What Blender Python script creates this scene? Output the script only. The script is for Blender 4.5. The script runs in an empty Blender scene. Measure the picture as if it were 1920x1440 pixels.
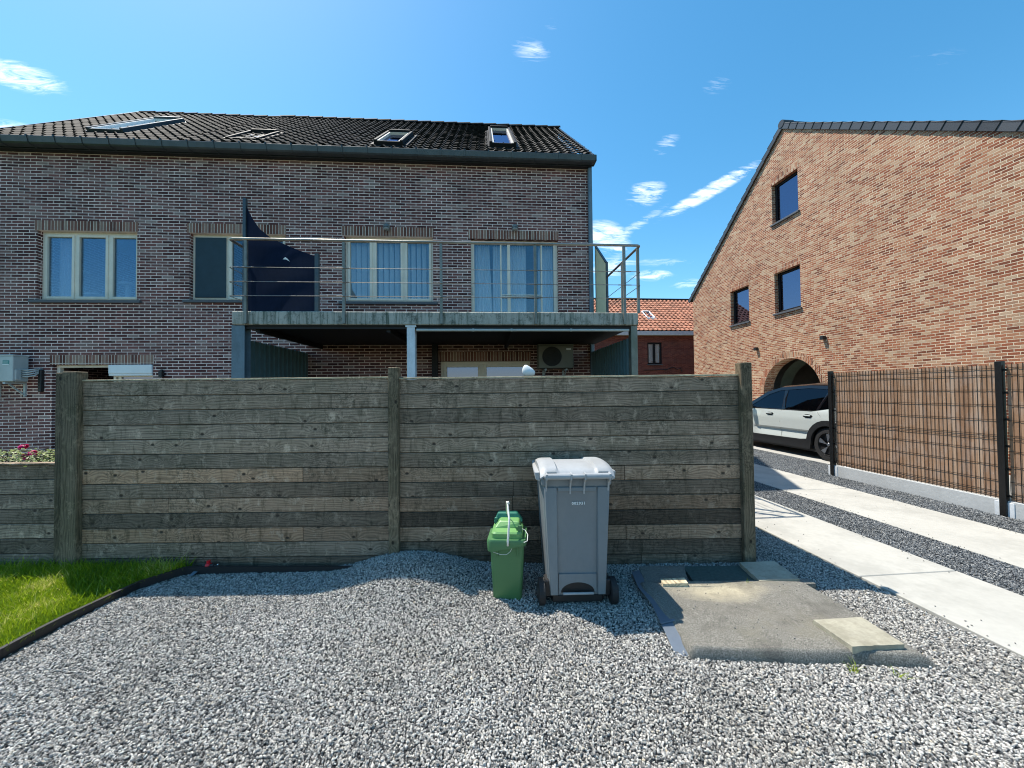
import bpy, math, random
from mathutils import Vector, Matrix, noise as mnoise
from mathutils.geometry import delaunay_2d_cdt
R = random.Random(7)
scene = bpy.context.scene
COL = scene.collection
sin, cos, PI = math.sin, math.cos, math.pi

# ---------------------------------------------------------------- camera
FPX, CAMH = 700.0, 1.70
YAW, PITCH, ROLL = 0.0857, 0.020, 0.0108
CAM = Vector((0, 0, CAMH))
Fv = Vector((sin(YAW)*cos(PITCH), cos(YAW)*cos(PITCH), sin(PITCH)))
R0 = Vector((cos(YAW), -sin(YAW), 0)); U0 = R0.cross(Fv)
Rv = R0*cos(ROLL) - U0*sin(ROLL); Uv = U0*cos(ROLL) + R0*sin(ROLL)
cd = bpy.data.cameras.new('camera'); cam = bpy.data.objects.new('camera', cd); COL.objects.link(cam)
cd.sensor_width = 36; cd.lens = FPX/1920*36; cd.clip_start = .05; cd.clip_end = 3000
cam.matrix_world = Matrix(((Rv.x, Uv.x, -Fv.x, 0), (Rv.y, Uv.y, -Fv.y, 0), (Rv.z, Uv.z, -Fv.z, CAMH), (0, 0, 0, 1)))
scene.camera = cam

FRAME = Matrix.Identity(3)      # turned while a building that stands at its own angle is laid out
def ray(px, py):
    return FRAME @ (Fv + Rv*((px-960)/FPX) - Uv*((py-720)/FPX))
def onY(px, py, Y):
    d = ray(px, py); return CAM + d*(Y/d.y)
def onX(px, py, X):
    d = ray(px, py); return CAM + d*(X/d.x)
def onZ(px, py, z=0.0):
    d = ray(px, py); return CAM + d*((z-CAMH)/d.z)
FW = Vector((sin(YAW), cos(YAW), 0))         # the wooden fence stands square to this direction
def onF(px, py, dist):
    d = ray(px, py); return CAM + d*(dist/d.dot(FW))
def lat(p): return p.dot(R0)

# ---------------------------------------------------------------- node helpers
def nd(t, typ, ins=None, **props):
    n = t.nodes.new(typ)
    for k, v in props.items(): setattr(n, k, v)
    for k, v in (ins or {}).items():
        s = n.inputs[k]
        if isinstance(v, bpy.types.NodeSocket): t.links.new(v, s)
        else:
            if isinstance(v, (tuple, list)) and len(v) == 3 and s.type == 'RGBA': v = (*v, 1)
            s.default_value = v
    return n
def mth(t, op, a, b=0.0, c=None, clamp=False):
    ins = {0: a, 1: b}
    if c is not None: ins[2] = c
    return nd(t, 'ShaderNodeMath', ins, operation=op, use_clamp=clamp).outputs[0]
def mixc(t, f, a, b, blend='MIX'):
    return nd(t, 'ShaderNodeMix', {0: f, 6: a, 7: b}, data_type='RGBA', blend_type=blend).outputs[2]
def ramp(t, f, stops, interp='LINEAR'):
    n = nd(t, 'ShaderNodeValToRGB', {0: f}); cr = n.color_ramp; cr.interpolation = interp
    while len(cr.elements) < len(stops): cr.elements.new(.5)
    for e, (p, c) in zip(cr.elements, stops):
        e.position = p; e.color = (*c, 1) if len(c) == 3 else c
    return n.outputs[0]
def g(v): return (v, v, v)
def noi(t, vec, scale, detail=4, rough=.55, dist=0.0):
    return nd(t, 'ShaderNodeTexNoise', {'Vector': vec, 'Scale': scale, 'Detail': detail, 'Roughness': rough, 'Distortion': dist}).outputs[0]
def mapping(t, vec, scale=(1, 1, 1), loc=(0, 0, 0), rot=(0, 0, 0)):
    return nd(t, 'ShaderNodeMapping', {0: vec, 1: loc, 2: rot, 3: scale}).outputs[0]
def bump(t, h, strength=.5, dist=.01):
    return nd(t, 'ShaderNodeBump', {'Strength': strength, 'Distance': dist, 'Height': h}).outputs[0]
def pos(t): return nd(t, 'ShaderNodeNewGeometry').outputs['Position']
def objc(t): return nd(t, 'ShaderNodeTexCoord').outputs['Object']
def newmat(name):
    m = bpy.data.materials.new(name); m.use_nodes = True; t = m.node_tree; t.nodes.clear()
    out = nd(t, 'ShaderNodeOutputMaterial')
    return m, t, out
def principled(t, out, **k):
    names = {'color': 'Base Color', 'rough': 'Roughness', 'metal': 'Metallic', 'normal': 'Normal', 'spec': 'Specular IOR Level', 'coat': 'Coat Weight', 'coatr': 'Coat Roughness', 'trans': 'Transmission Weight', 'sss': 'Subsurface Weight'}
    b = nd(t, 'ShaderNodeBsdfPrincipled', {names[a]: v for a, v in k.items()})
    t.links.new(b.outputs[0], out.inputs[0]); return b
def simple(name, col, rough=.6, metal=0, var=.18, nscale=6, bmp=.15, bscale=60, spec=.5, coat=0, dirt=None, dirtamt=.4):
    m, t, out = newmat(name); p = pos(t)
    n1 = noi(t, p, nscale, 5); n2 = noi(t, p, nscale*7.3, 3)
    f = mth(t, 'ADD', mth(t, 'MULTIPLY', n1, .65), mth(t, 'MULTIPLY', n2, .35))
    lo = tuple(c*(1-var) for c in col); hi = tuple(min(1, c*(1+var)) for c in col)
    c = ramp(t, f, [(.3, lo), (.7, hi)])
    if dirt:
        dm = ramp(t, noi(t, mapping(t, p, (1, 1, .35)), 3.1, 6, .65), [(.48, g(0)), (.72, g(dirtamt))])
        c = mixc(t, dm, c, dirt)
    rr = mth(t, 'ADD', rough-.08, mth(t, 'MULTIPLY', n2, .16))
    principled(t, out, color=c, rough=rr, metal=metal, spec=spec, coat=coat, normal=bump(t, noi(t, p, bscale, 3), bmp, .004))
    return m

# ---------------------------------------------------------------- mesh builder
WORLD = {}
def wm(o): return WORLD.get(o, Matrix.Identity(4))
class MB:
    def __init__(s): s.v = []; s.f = []; s.m = []; s.t = []; s.mi = 0; s.tint = (0.5, 0, 0)
    def face(s, idx): s.f.append(tuple(idx)); s.m.append(s.mi); s.t.append(s.tint)
    def add(s, vs): b = len(s.v); s.v += [Vector(v) for v in vs]; return b
    def quad(s, a, b, c, d): i = s.add((a, b, c, d)); s.face((i, i+1, i+2, i+3))
    def box(s, x0, x1, y0, y1, z0, z1, fn=None):
        if x0 > x1: x0, x1 = x1, x0
        if y0 > y1: y0, y1 = y1, y0
        vs = [(x, y, z) for z in (z0, z1) for y in (y0, y1) for x in (x0, x1)]
        if fn: vs = [fn(*v) for v in vs]
        b = s.add(vs)
        for q in ((0, 2, 3, 1), (4, 5, 7, 6), (0, 1, 5, 4), (2, 6, 7, 3), (0, 4, 6, 2), (1, 3, 7, 5)): s.face([b+i for i in q])
    def obox(s, c, ax, ay, az):      # centre and three half-axis vectors
        c = Vector(c); ax, ay, az = Vector(ax), Vector(ay), Vector(az)
        s.box(-1, 1, -1, 1, -1, 1, fn=lambda x, y, z: c + ax*x + ay*y + az*z)
    def bar(s, a, b, w, h, up=(0, 0, 1)):
        a, b = Vector(a), Vector(b); d = (b-a); u = Vector(up); sd = d.cross(u).normalized(); u2 = sd.cross(d).normalized()
        s.obox((a+b)/2, d/2, sd*w/2, u2*h/2)
    def tube(s, pts, r, seg=8, caps=True, closed=False):
        pts = [Vector(p) for p in pts]; n = len(pts); rr = r if isinstance(r, (list, tuple)) else [r]*n
        rings = []; prev = None
        for i, p in enumerate(pts):
            d = (pts[min(i+1, n-1)] - pts[max(i-1, 0)]).normalized()
            if prev is None:
                a = Vector((0, 0, 1)) if abs(d.z) < .9 else Vector((1, 0, 0)); u = d.cross(a).normalized()
            else: u = (prev - d*prev.dot(d)).normalized()
            prev = u; w = d.cross(u)
            b = s.add([p + (u*cos(2*PI*k/seg) + w*sin(2*PI*k/seg))*rr[i] for k in range(seg)]); rings.append(b)
        for a, b in zip(rings, rings[1:]):
            for k in range(seg): s.face((a+k, a+(k+1) % seg, b+(k+1) % seg, b+k))
        if caps: s.face([rings[0]+k for k in range(seg)][::-1]); s.face([rings[-1]+k for k in range(seg)])
    def grid(s, fn, nu, nv, flip=False):
        b = s.add([fn(i/nu, j/nv) for j in range(nv+1) for i in range(nu+1)])
        for j in range(nv):
            for i in range(nu):
                q = [b+j*(nu+1)+i, b+j*(nu+1)+i+1, b+(j+1)*(nu+1)+i+1, b+(j+1)*(nu+1)+i]
                s.face(q[::-1] if flip else q)
    def rings(s, rs, cap0=True, cap1=True, close=True):
        n = len(rs[0]); bs = [s.add(r) for r in rs]
        for a, b in zip(bs, bs[1:]):
            for k in range(n if close else n-1): s.face((a+k, a+(k+1) % n, b+(k+1) % n, b+k))
        if cap0: s.face([bs[0]+k for k in range(n)][::-1])
        if cap1: s.face([bs[-1]+k for k in range(n)])
    def poly(s, outer, holes, fn, w0, w1, steiner=(), back=True, sides=True, hmi=None):
        loops = [outer]+list(holes); vs = []; es = []
        for L in loops:
            b = len(vs); vs += [Vector(p) for p in L]; es += [(b+i, b+(i+1) % len(L)) for i in range(len(L))]
        vs += [Vector(p) for p in steiner]
        ov, oe, of, _, _, _ = delaunay_2d_cdt(vs, es, [], 0, 1e-6)
        def inside(x, y, L):
            r_ = False
            for i in range(len(L)):
                (x1, y1), (x2, y2) = L[i], L[(i+1) % len(L)]
                if (y1 > y) != (y2 > y) and x < (x2-x1)*(y-y1)/(y2-y1)+x1: r_ = not r_
            return r_
        kf = []
        for f in of:
            cx = sum(ov[i].x for i in f)/len(f); cy = sum(ov[i].y for i in f)/len(f)
            if inside(cx, cy, outer) and not any(inside(cx, cy, h) for h in holes): kf.append(f)
        of = kf
        b0 = s.add([fn(p.x, p.y, w0) for p in ov])
        area = sum(a[0]*b[1]-b[0]*a[1] for a, b in zip(outer, outer[1:]+outer[:1]))
        for f in of: s.face([b0+i for i in f])
        if back:
            b1 = s.add([fn(p.x, p.y, w1) for p in ov])
            for f in of: s.face([b1+i for i in f][::-1])
        if sides:
            keep = s.mi
            for li, L in enumerate(loops):
                if hmi is not None and li: s.mi = hmi
                n = len(L)
                for i in range(n):
                    p, q = L[i], L[(i+1) % n]
                    s.quad(fn(p[0], p[1], w0), fn(p[0], p[1], w1), fn(q[0], q[1], w1), fn(q[0], q[1], w0))
            s.mi = keep
    def build(s, name, mats, parent=None, bevel=0.0, smooth=False, seg=1, merge=False):
        me = bpy.data.meshes.new(name); inv = wm(parent).inverted() if parent else Matrix.Identity(4)
        me.from_pydata([inv @ v for v in s.v], [], s.f)
        for m in (mats if isinstance(mats, (list, tuple)) else [mats]): me.materials.append(m)
        me.polygons.foreach_set('material_index', s.m)
        ca = me.color_attributes.new('tint', 'FLOAT_COLOR', 'CORNER'); buf = []
        for f, tt in zip(s.f, s.t): buf += [tt[0], tt[1], tt[2], 1.0]*len(f)
        ca.data.foreach_set('color', buf)
        import bmesh
        bm = bmesh.new(); bm.from_mesh(me)
        if merge: bmesh.ops.remove_doubles(bm, verts=bm.verts, dist=1e-5)
        bmesh.ops.recalc_face_normals(bm, faces=bm.faces)
        bm.to_mesh(me); bm.free()
        if smooth: me.polygons.foreach_set('use_smooth', [True]*len(me.polygons))
        me.update()
        o = bpy.data.objects.new(name, me); COL.objects.link(o)
        if parent: o.parent = parent; WORLD[o] = wm(parent)
        if bevel:
            md = o.modifiers.new('bevel', 'BEVEL'); md.width = bevel; md.segments = seg; md.limit_method = 'ANGLE'; md.angle_limit = math.radians(35)
        return o
def tag(o, label=None, cat=None, group=None, kind=None):
    if label: o['label'] = label
    if cat: o['category'] = cat
    if group: o['group'] = group
    if kind: o['kind'] = kind
    return o
def thing(name, label, cat, loc=(0, 0, 0), rotz=0.0, group=None):
    o = bpy.data.objects.new(name, None); COL.objects.link(o); o.empty_display_size = .2
    o.location = loc; o.rotation_euler = (0, 0, rotz)
    WORLD[o] = Matrix.Translation(Vector(loc)) @ Matrix.Rotation(rotz, 4, 'Z')
    return tag(o, label, cat, group)
def autosmooth(o, ang=35):
    import bmesh
    bm = bmesh.new(); bm.from_mesh(o.data)
    for f in bm.faces: f.smooth = True
    for e in bm.edges:
        if len(e.link_faces) == 2 and e.calc_face_angle(0) > math.radians(ang): e.smooth = False
    bm.to_mesh(o.data); bm.free(); return o
def copytree(src, name=None, label=None, loc=None, parent=None):
    c = src.copy(); COL.objects.link(c)
    if parent is not None: c.parent = parent
    if loc is not None: c.location = loc
    if label: c['label'] = label
    for ch in list(src.children): copytree(ch, parent=c)
    return c

# ---------------------------------------------------------------- materials
def brickmat(name, stops, mortar, bw, bh, ms, swap=False, wob=0.0, bmp=.6, stain=None, patch=.25, rough=.85):
    m, t, out = newmat(name); p = pos(t); s = nd(t, 'ShaderNodeSeparateXYZ', {0: p})
    u = mth(t, 'ADD', s.outputs[0], s.outputs[1]); v = s.outputs[2]
    if wob:
        v = mth(t, 'ADD', v, mth(t, 'MULTIPLY', mth(t, 'SUBTRACT', noi(t, p, 5.5, 2), .5), wob))
        u = mth(t, 'ADD', u, mth(t, 'MULTIPLY', mth(t, 'SUBTRACT', noi(t, p, 9.5, 2), .5), wob*2.2))
    vec = nd(t, 'ShaderNodeCombineXYZ', {0: v if swap else u, 1: u if swap else v, 2: 0.0}).outputs[0]
    msz = mth(t, 'ADD', ms*.75, mth(t, 'MULTIPLY', noi(t, p, 14, 3), ms*.6))
    b = nd(t, 'ShaderNodeTexBrick', {'Vector': vec, 'Color1': (0, 0, 0), 'Color2': (1, 1, 1), 'Mortar': (.5, .5, .5), 'Scale': 1.0, 'Mortar Size': msz, 'Mortar Smooth': .25, 'Bias': 0.0, 'Brick Width': bw, 'Row Height': bh})
    b.offset = 0.0 if swap else .5
    c = ramp(t, b.outputs[0], stops)
    fine = noi(t, p, 55, 4, .7); c = mixc(t, .55, c, ramp(t, fine, [(.25, g(.5)), (.75, g(1.1))]), 'MULTIPLY')
    big = ramp(t, noi(t, p, .9, 5, .6), [(.3, g(1-patch)), (.7, g(1+patch*.6))])
    c = mixc(t, 1.0, c, big, 'MULTIPLY')
    mc = mixc(t, .5, mortar, ramp(t, noi(t, p, 30, 3), [(.3, g(.55)), (.7, g(1.0))]), 'MULTIPLY')
    mc = mixc(t, .8, mc, ramp(t, noi(t, p, 1.3, 4), [(.35, g(.7)), (.65, g(1.1))]), 'MULTIPLY')
    c = mixc(t, b.outputs[1], c, mc)
    if stain:
        f = mth(t, 'MULTIPLY', ramp(t, noi(t, mapping(t, p, (1, 1, 1.6)), 1.9, 6, .75), [(.60, g(0)), (.74, g(.8))]), ramp(t, noi(t, p, 22, 3), [(.4, g(0)), (.62, g(.7))]))
        c = mixc(t, f, c, stain)
    h = mth(t, 'SUBTRACT', mth(t, 'MULTIPLY', fine, .35), b.outputs[1])
    principled(t, out, color=c, rough=rough, spec=.25, normal=bump(t, h, bmp, .008))
    return m
DK = [(.0, (.075, .029, .028)), (.3, (.145, .056, .050)), (.55, (.205, .100, .090)), (.78, (.225, .085, .075)), (.93, (.26, .16, .14)), (1, (.34, .24, .21))]
M = {}
M['brick'] = brickmat('brown_brick', DK, (1.0, .78, .70), .222, .0622, .0072, stain=(.60, .52, .45), bmp=.5)
M['soldier'] = brickmat('brown_brick_soldier', [(0, (.13, .055, .042)), (.5, (.26, .11, .08)), (1, (.36, .24, .18))], (.80, .66, .56), .34, .0622, .0062, swap=True)
RD = [(.0, (.17, .055, .030)), (.15, (.34, .105, .052)), (.36, (.41, .170, .090)), (.58, (.47, .25, .145)), (.72, (.54, .36, .23)), (.80, (.25, .075, .040)), (.9, (.42, .15, .075)), (1, (.58, .42, .28))]
M['redbrick'] = brickmat('orange_brick', RD, (.84, .68, .49), .172, .060, .0070, wob=.012, bmp=1.0, patch=.15, stain=(.62, .55, .48))
M['redsoldier'] = brickmat('orange_brick_soldier', RD, (.78, .64, .48), .30, .060, .0055, swap=True, wob=.006)
M['farbrick'] = brickmat('dark_red_brick', [(0, (.15, .045, .035)), (.5, (.21, .062, .045)), (1, (.28, .09, .06))], (.26, .14, .11), .22, .065, .006)

def woodmat(name, base, green, warm, axis='x', scale=1.0, sat=1.0, rough=.8, dark=.55, streak=1.0):
    """grey weathered planks; the vertex colour tint: x a number per board, y how fresh and tan it is, z how dark"""
    m, t, out = newmat(name); o = objc(t); sp = nd(t, 'ShaderNodeSeparateXYZ', {0: o})
    at = nd(t, 'ShaderNodeAttribute', attribute_name='tint'); ts = nd(t, 'ShaderNodeSeparateXYZ', {0: at.outputs[1]})
    L = sp.outputs[{'x': 0, 'y': 1, 'z': 2}[axis]]
    A = mth(t, 'ADD', sp.outputs[0], sp.outputs[1]) if axis == 'z' else sp.outputs[2]
    off = mth(t, 'MULTIPLY', ts.outputs[0], 37.0)
    L2 = mth(t, 'ADD', L, off)
    P2 = nd(t, 'ShaderNodeCombineXYZ', {0: L2, 1: A, 2: off}).outputs[0]
    kn = nd(t, 'ShaderNodeTexVoronoi', {'Vector': mapping(t, P2, (2.9*scale, 4.4*scale, 1)), 'Scale': 1.0, 'Randomness': 1.0}, voronoi_dimensions='2D')
    kd = kn.outputs['Distance']
    bend = mth(t, 'MULTIPLY', mth(t, 'POWER', mth(t, 'SUBTRACT', 1.0, kd, clamp=True), 6.0), 22.0)
    warp = mth(t, 'MULTIPLY', noi(t, mapping(t, P2, (1.3, 6, 1)), 1.6*scale, 3), 17.0)
    ph = mth(t, 'ADD', mth(t, 'MULTIPLY', A, 250*scale), mth(t, 'ADD', bend, warp))
    rings = mth(t, 'ADD', mth(t, 'MULTIPLY', mth(t, 'SINE', ph), .5), .5)
    fib = noi(t, mapping(t, P2, (4, 150, 1)), 1.4*scale, 5, .7)
    grain = mth(t, 'ADD', mth(t, 'MULTIPLY', rings, .17), mth(t, 'MULTIPLY', fib, .83))
    kr = nd(t, 'ShaderNodeSeparateXYZ', {0: kn.outputs['Color']}).outputs[0]
    knot = mth(t, 'MULTIPLY', ramp(t, kd, [(.035, g(.95)), (.075, g(0))]), mth(t, 'GREATER_THAN', kr, .45))
    col = mixc(t, ts.outputs[1], base, warm)
    gm = ramp(t, noi(t, mapping(t, o, (1, 1, 1.4)), 1.7, 6, .68), [(.42, g(0)), (.68, g(.7))])
    gm = mth(t, 'MULTIPLY', gm, mth(t, 'SUBTRACT', 1.0, mth(t, 'MULTIPLY', ts.outputs[1], .85)))
    col = mixc(t, gm, col, green)
    col = mixc(t, .75, col, ramp(t, grain, [(.32, g(dark*.45)), (.5, g(.85)), (.68, g(1.35))]), 'MULTIPLY')
    ob = nd(t, 'ShaderNodeVectorMath', {0: o, 1: nd(t, 'ShaderNodeCombineXYZ', {0: mth(t, 'MULTIPLY', ts.outputs[0], 1.3), 1: 0.0, 2: mth(t, 'MULTIPLY', ts.outputs[0], .9)}).outputs[0]}, operation='ADD').outputs[0]
    st = ramp(t, noi(t, mapping(t, ob, (8, 8, 1.6) if axis != 'z' else (7, 7, .7)), 1.5, 5, .75), [(.52, g(0)), (.66, g(.8*streak))])
    col = mixc(t, st, col, mixc(t, 1.0, col, (.40, .42, .38), 'MULTIPLY'))
    pale = ramp(t, noi(t, mapping(t, ob, (4, 4, 3)), 2.1, 5, .75), [(.54, g(0)), (.70, g(.7*streak))])
    col = mixc(t, pale, col, tuple(min(1, c*2.1) for c in base))
    mo = ramp(t, noi(t, o, 26, 4, .8), [(.50, g(0)), (.60, g(.65))]); mo = mth(t, 'MULTIPLY', mo, ramp(t, noi(t, o, 1.3, 3), [(.45, g(0)), (.6, g(1))]))
    col = mixc(t, mo, col, tuple(c*.35 for c in green))
    br = mth(t, 'ADD', .62, mth(t, 'MULTIPLY', nd(t, 'ShaderNodeTexWhiteNoise', {1: ts.outputs[0]}, noise_dimensions='1D').outputs[0], .75))
    br = mth(t, 'MULTIPLY', br, mth(t, 'SUBTRACT', 1.0, mth(t, 'MULTIPLY', ts.outputs[2], .62)))
    col = mixc(t, 1.0, col, nd(t, 'ShaderNodeCombineXYZ', {0: br, 1: br, 2: br}).outputs[0], 'MULTIPLY')
    col = mixc(t, knot, col, tuple(c*.16 for c in base))
    principled(t, out, color=col, rough=rough, spec=.25, normal=bump(t, mth(t, 'SUBTRACT', grain, knot), .55, .004))
    return m
M['wood'] = woodmat('weathered_plank', (.315, .235, .17), (.19, .155, .10), (.50, .30, .18))
M['woodpost'] = woodmat('weathered_post', (.185, .138, .088), (.11, .095, .052), (.35, .27, .18), axis='z')
M['slat'] = woodmat('brown_slat', (.46, .30, .21), (.38, .28, .21), (.52, .37, .25), axis='z', streak=.4, dark=1.0)
def slatmat():
    m, t, out = newmat('brown_slat_wood'); p = pos(t)
    at = nd(t, 'ShaderNodeAttribute', attribute_name='tint'); ts = nd(t, 'ShaderNodeSeparateXYZ', {0: at.outputs[1]})
    c = ramp(t, ts.outputs[0], [(0, (.26, .145, .085)), (.35, (.32, .19, .115)), (.7, (.37, .23, .145)), (1, (.42, .29, .20))])
    off = nd(t, 'ShaderNodeCombineXYZ', {0: 0.0, 1: 0.0, 2: mth(t, 'MULTIPLY', ts.outputs[0], 50.0)}).outputs[0]
    v = nd(t, 'ShaderNodeVectorMath', {0: mapping(t, p, (1, 90, 2.0)), 1: off}, operation='ADD').outputs[0]
    gr = noi(t, v, 1.6, 5, .65)
    c = mixc(t, .7, c, ramp(t, gr, [(.3, g(.62)), (.7, g(1.25))]), 'MULTIPLY')
    bl = ramp(t, noi(t, mapping(t, p, (1, 5, 2.2)), 1.4, 5, .7), [(.45, g(0)), (.7, g(.55))])
    c = mixc(t, bl, c, (.40, .32, .27))
    sp_ = ramp(t, noi(t, mapping(t, p, (1, 1, .8)), 34, 3, .7), [(.66, g(0)), (.74, g(.8))])
    c = mixc(t, sp_, c, (.55, .45, .37))
    principled(t, out, color=c, rough=.75, spec=.25, normal=bump(t, gr, .4, .002)); return m
M['slat'] = slatmat()
M['woodblock'] = woodmat('pale_sunlit_wood', (.55, .45, .30), (.4, .34, .22), (.6, .5, .33), streak=.3)

M['gutter'] = simple('dark_zinc', (.070, .085, .095), .42, .55, dirt=(.12, .13, .13))
M['soffit'] = simple('black_shade_plate', (.012, .012, .014), .7)
M['frame'] = simple('cream_frame', (.78, .69, .57), .45, var=.08, dirt=(.4, .36, .28), dirtamt=.35)
M['framedark'] = simple('anthracite_frame', (.018, .018, .020), .65, var=.1, spec=.15)
M['glossblack'] = simple('gloss_black_trim', (.004, .004, .005), .12, var=.05, bmp=0)
M['sill'] = simple('bluestone_sill', (.085, .09, .10), .6)
M['metalrail'] = simple('galvanised_rail', (.30, .28, .25), .38, .75, var=.25, dirt=(.10, .085, .06), dirtamt=.6)
M['railpost'] = simple('weathered_rail_post', (.22, .22, .20), .5, .5, var=.3, dirt=(.10, .12, .08), dirtamt=.7)
M['bluesteel'] = simple('blue_grey_steel', (.13, .19, .235), .5, .1, dirt=(.05, .06, .06))
M['palesteel'] = simple('pale_steel_column', (.68, .72, .76), .5, .1, var=.15, dirt=(.2, .22, .22))
M['teal'] = simple('teal_cladding', (.10, .17, .185), .5, .1, var=.15)
M['beige'] = simple('beige_panel', (.85, .76, .48), .6, var=.05)
M['white'] = simple('white_paint', (.78, .79, .78), .45, var=.05)
M['black'] = simple('black_powder_coat', (.006, .006, .006), .45, var=.1)
M['blackplastic'] = simple('black_plastic', (.015, .015, .016), .5)
M['navy'] = simple('navy_cloth', (.006, .012, .028), .85, var=.2, bscale=300)
M['grayplastic'] = simple('grey_plastic', (.175, .20, .215), .42, var=.07, nscale=3, bmp=.05, dirt=(.30, .31, .30), dirtamt=.35)
M['graylid'] = simple('light_grey_lid', (.37, .38, .385), .5, var=.08, nscale=5, bmp=.08, dirt=(.30, .29, .27), dirtamt=.6)
M['green'] = simple('green_plastic', (.07, .18, .07), .42, var=.06, nscale=3, bmp=.05)
M['greenlid'] = simple('green_lid_plastic', (.15, .33, .11), .42, var=.05, nscale=3, bmp=.05)
M['wire'] = simple('pale_handle', (.75, .73, .66), .5, var=.1)
M['tyre'] = simple('tyre_rubber', (.014, .014, .015), .75)
M['alloy'] = simple('silver_alloy', (.55, .56, .57), .25, .9, var=.03)
M['cladding'] = simple('black_body_cladding', (.012, .012, .013), .55)
M['acbody'] = simple('ac_casing', (.46, .50, .49), .5, var=.06, dirt=(.3, .32, .3))
M['acshaded'] = simple('shaded_ac_casing', (.20, .20, .165), .6, var=.1)  # casing colour darkened to carry the shade under the balcony
M['acdark'] = simple('ac_grille', (.02, .022, .022), .6)
M['aclabel'] = simple('teal_label', (.02, .22, .20), .5, var=.03)
M['red'] = simple('red_plastic', (.65, .012, .02), .35, var=.06)
M['basebeam'] = simple('concrete_base_plate', (.44, .455, .46), .85, var=.12, nscale=3, bmp=.5, bscale=25)
M['lead'] = simple('blue_grey_flashing', (.14, .17, .21), .5, .2, var=.1)
M['glasslamp'] = simple('lamp_glass', (.25, .25, .24), .2)
M['screen'] = simple('insect_screen', (.028, .055, .072), .9, var=.15)

def concretemat(name, col, var, stain, scl=1.0, drips=False, rough=.85, bmp=.35):
    m, t, out = newmat(name); p = pos(t)
    f = mth(t, 'ADD', mth(t, 'MULTIPLY', noi(t, p, 1.4*scl, 6, .6), .6), mth(t, 'MULTIPLY', noi(t, p, 18*scl, 4), .4))
    c = ramp(t, f, [(.3, tuple(x*(1-var) for x in col)), (.7, tuple(min(1, x*(1+var)) for x in col))])
    sf = noi(t, mapping(t, p, (14, 14, .8) if drips else (1, 1, 1)), 1.6*scl, 6, .75)
    c = mixc(t, ramp(t, sf, [(.47, g(0)), (.63, g(.9 if drips else .55))]), c, stain)
    if drips: c = mixc(t, ramp(t, noi(t, p, 9, 5, .8), [(.5, g(0)), (.66, g(.8))]), c, tuple(x*.5 for x in stain))
    principled(t, out, color=c, rough=rough, spec=.3, normal=bump(t, noi(t, p, 120*scl, 4, .7), bmp, .003)); return m
M['slabedge'] = concretemat('stained_concrete', (.44, .42, .365), .22, (.07, .10, .075), drips=True)
M['path'] = concretemat('pale_path_concrete', (.45, .435, .39), .10, (.33, .32, .285), bmp=.2)
M['paver'] = concretemat('sandy_paver', (.40, .37, .285), .22, (.22, .20, .145), 3, bmp=.8)
M['drive'] = concretemat('drive_concrete', (.42, .405, .37), .08, (.3, .29, .26), bmp=.2)

def feltmat():
    m, t, out = newmat('mineral_roof_felt'); p = pos(t)
    sp = nd(t, 'ShaderNodeSeparateXYZ', {0: objc(t)})
    gr = noi(t, p, 150, 3, .85)
    c = ramp(t, gr, [(.34, (.05, .049, .044)), (.5, (.165, .156, .135)), (.66, (.42, .40, .345))])
    dx = mth(t, 'MULTIPLY', mth(t, 'SUBTRACT', sp.outputs[0], .62), 2.1); dy = mth(t, 'MULTIPLY', mth(t, 'ADD', sp.outputs[1], .13), 5.5)
    d = mth(t, 'SQRT', mth(t, 'ADD', mth(t, 'MULTIPLY', dx, dx), mth(t, 'MULTIPLY', dy, dy)))
    d = mth(t, 'ADD', d, mth(t, 'MULTIPLY', mth(t, 'SUBTRACT', noi(t, p, 5, 5, .7), .5), 1.1))
    sand = ramp(t, d, [(.15, g(.8)), (1.0, g(.0))])
    sc = ramp(t, noi(t, p, 90, 4, .8), [(.3, (.30, .26, .17)), (.7, (.62, .55, .40))])
    c = mixc(t, sand, c, sc)
    c = mixc(t, ramp(t, noi(t, p, 3.1, 6, .7), [(.5, g(0)), (.7, g(.6))]), c, (.065, .06, .05))
    c = mixc(t, ramp(t, noi(t, p, 2.3, 5, .7), [(.55, g(0)), (.7, g(.5))]), c, (.20, .185, .14))
    principled(t, out, color=c, rough=.92, spec=.2, normal=bump(t, gr, .7, .003)); return m
M['felt'] = feltmat()
M['feltgreen'] = simple('green_felt_offcut', (.055, .085, .075), .9, var=.4, nscale=40, bmp=.6, bscale=250)

def glassmat(name, refl=.42, tint=(.75, .85, .9), gcol=(.8, .9, 1.0), rough=0.0):
    m, t, out = newmat(name)
    lw = nd(t, 'ShaderNodeFresnel', {0: 1.5}).outputs[0]
    f = mth(t, 'ADD', refl, mth(t, 'MULTIPLY', lw, .6), clamp=True)
    gl = nd(t, 'ShaderNodeBsdfGlossy', {'Color': gcol, 'Roughness': rough})
    tr = nd(t, 'ShaderNodeBsdfTransparent', {0: tint})
    mx = nd(t, 'ShaderNodeMixShader', {0: f, 1: tr.outputs[0], 2: gl.outputs[0]})
    t.links.new(mx.outputs[0], out.inputs[0]); return m
M['glass'] = glassmat('window_glass', .08, (.9, .93, .95), (.42, .55, .68))
M['glassclear'] = glassmat('clearer_glass', .10, (.9, .94, .96), (.6, .72, .82))
M['glassdark'] = glassmat('dark_glass', .22, (.25, .28, .3), (.50, .54, .78))
M['carglass'] = glassmat('tinted_car_glass', .03, (.12, .14, .14), (.45, .55, .65))
M['skyglass'] = glassmat('roof_window_glass', .75, (.3, .35, .35), (1, 1, 1), .12)
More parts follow.
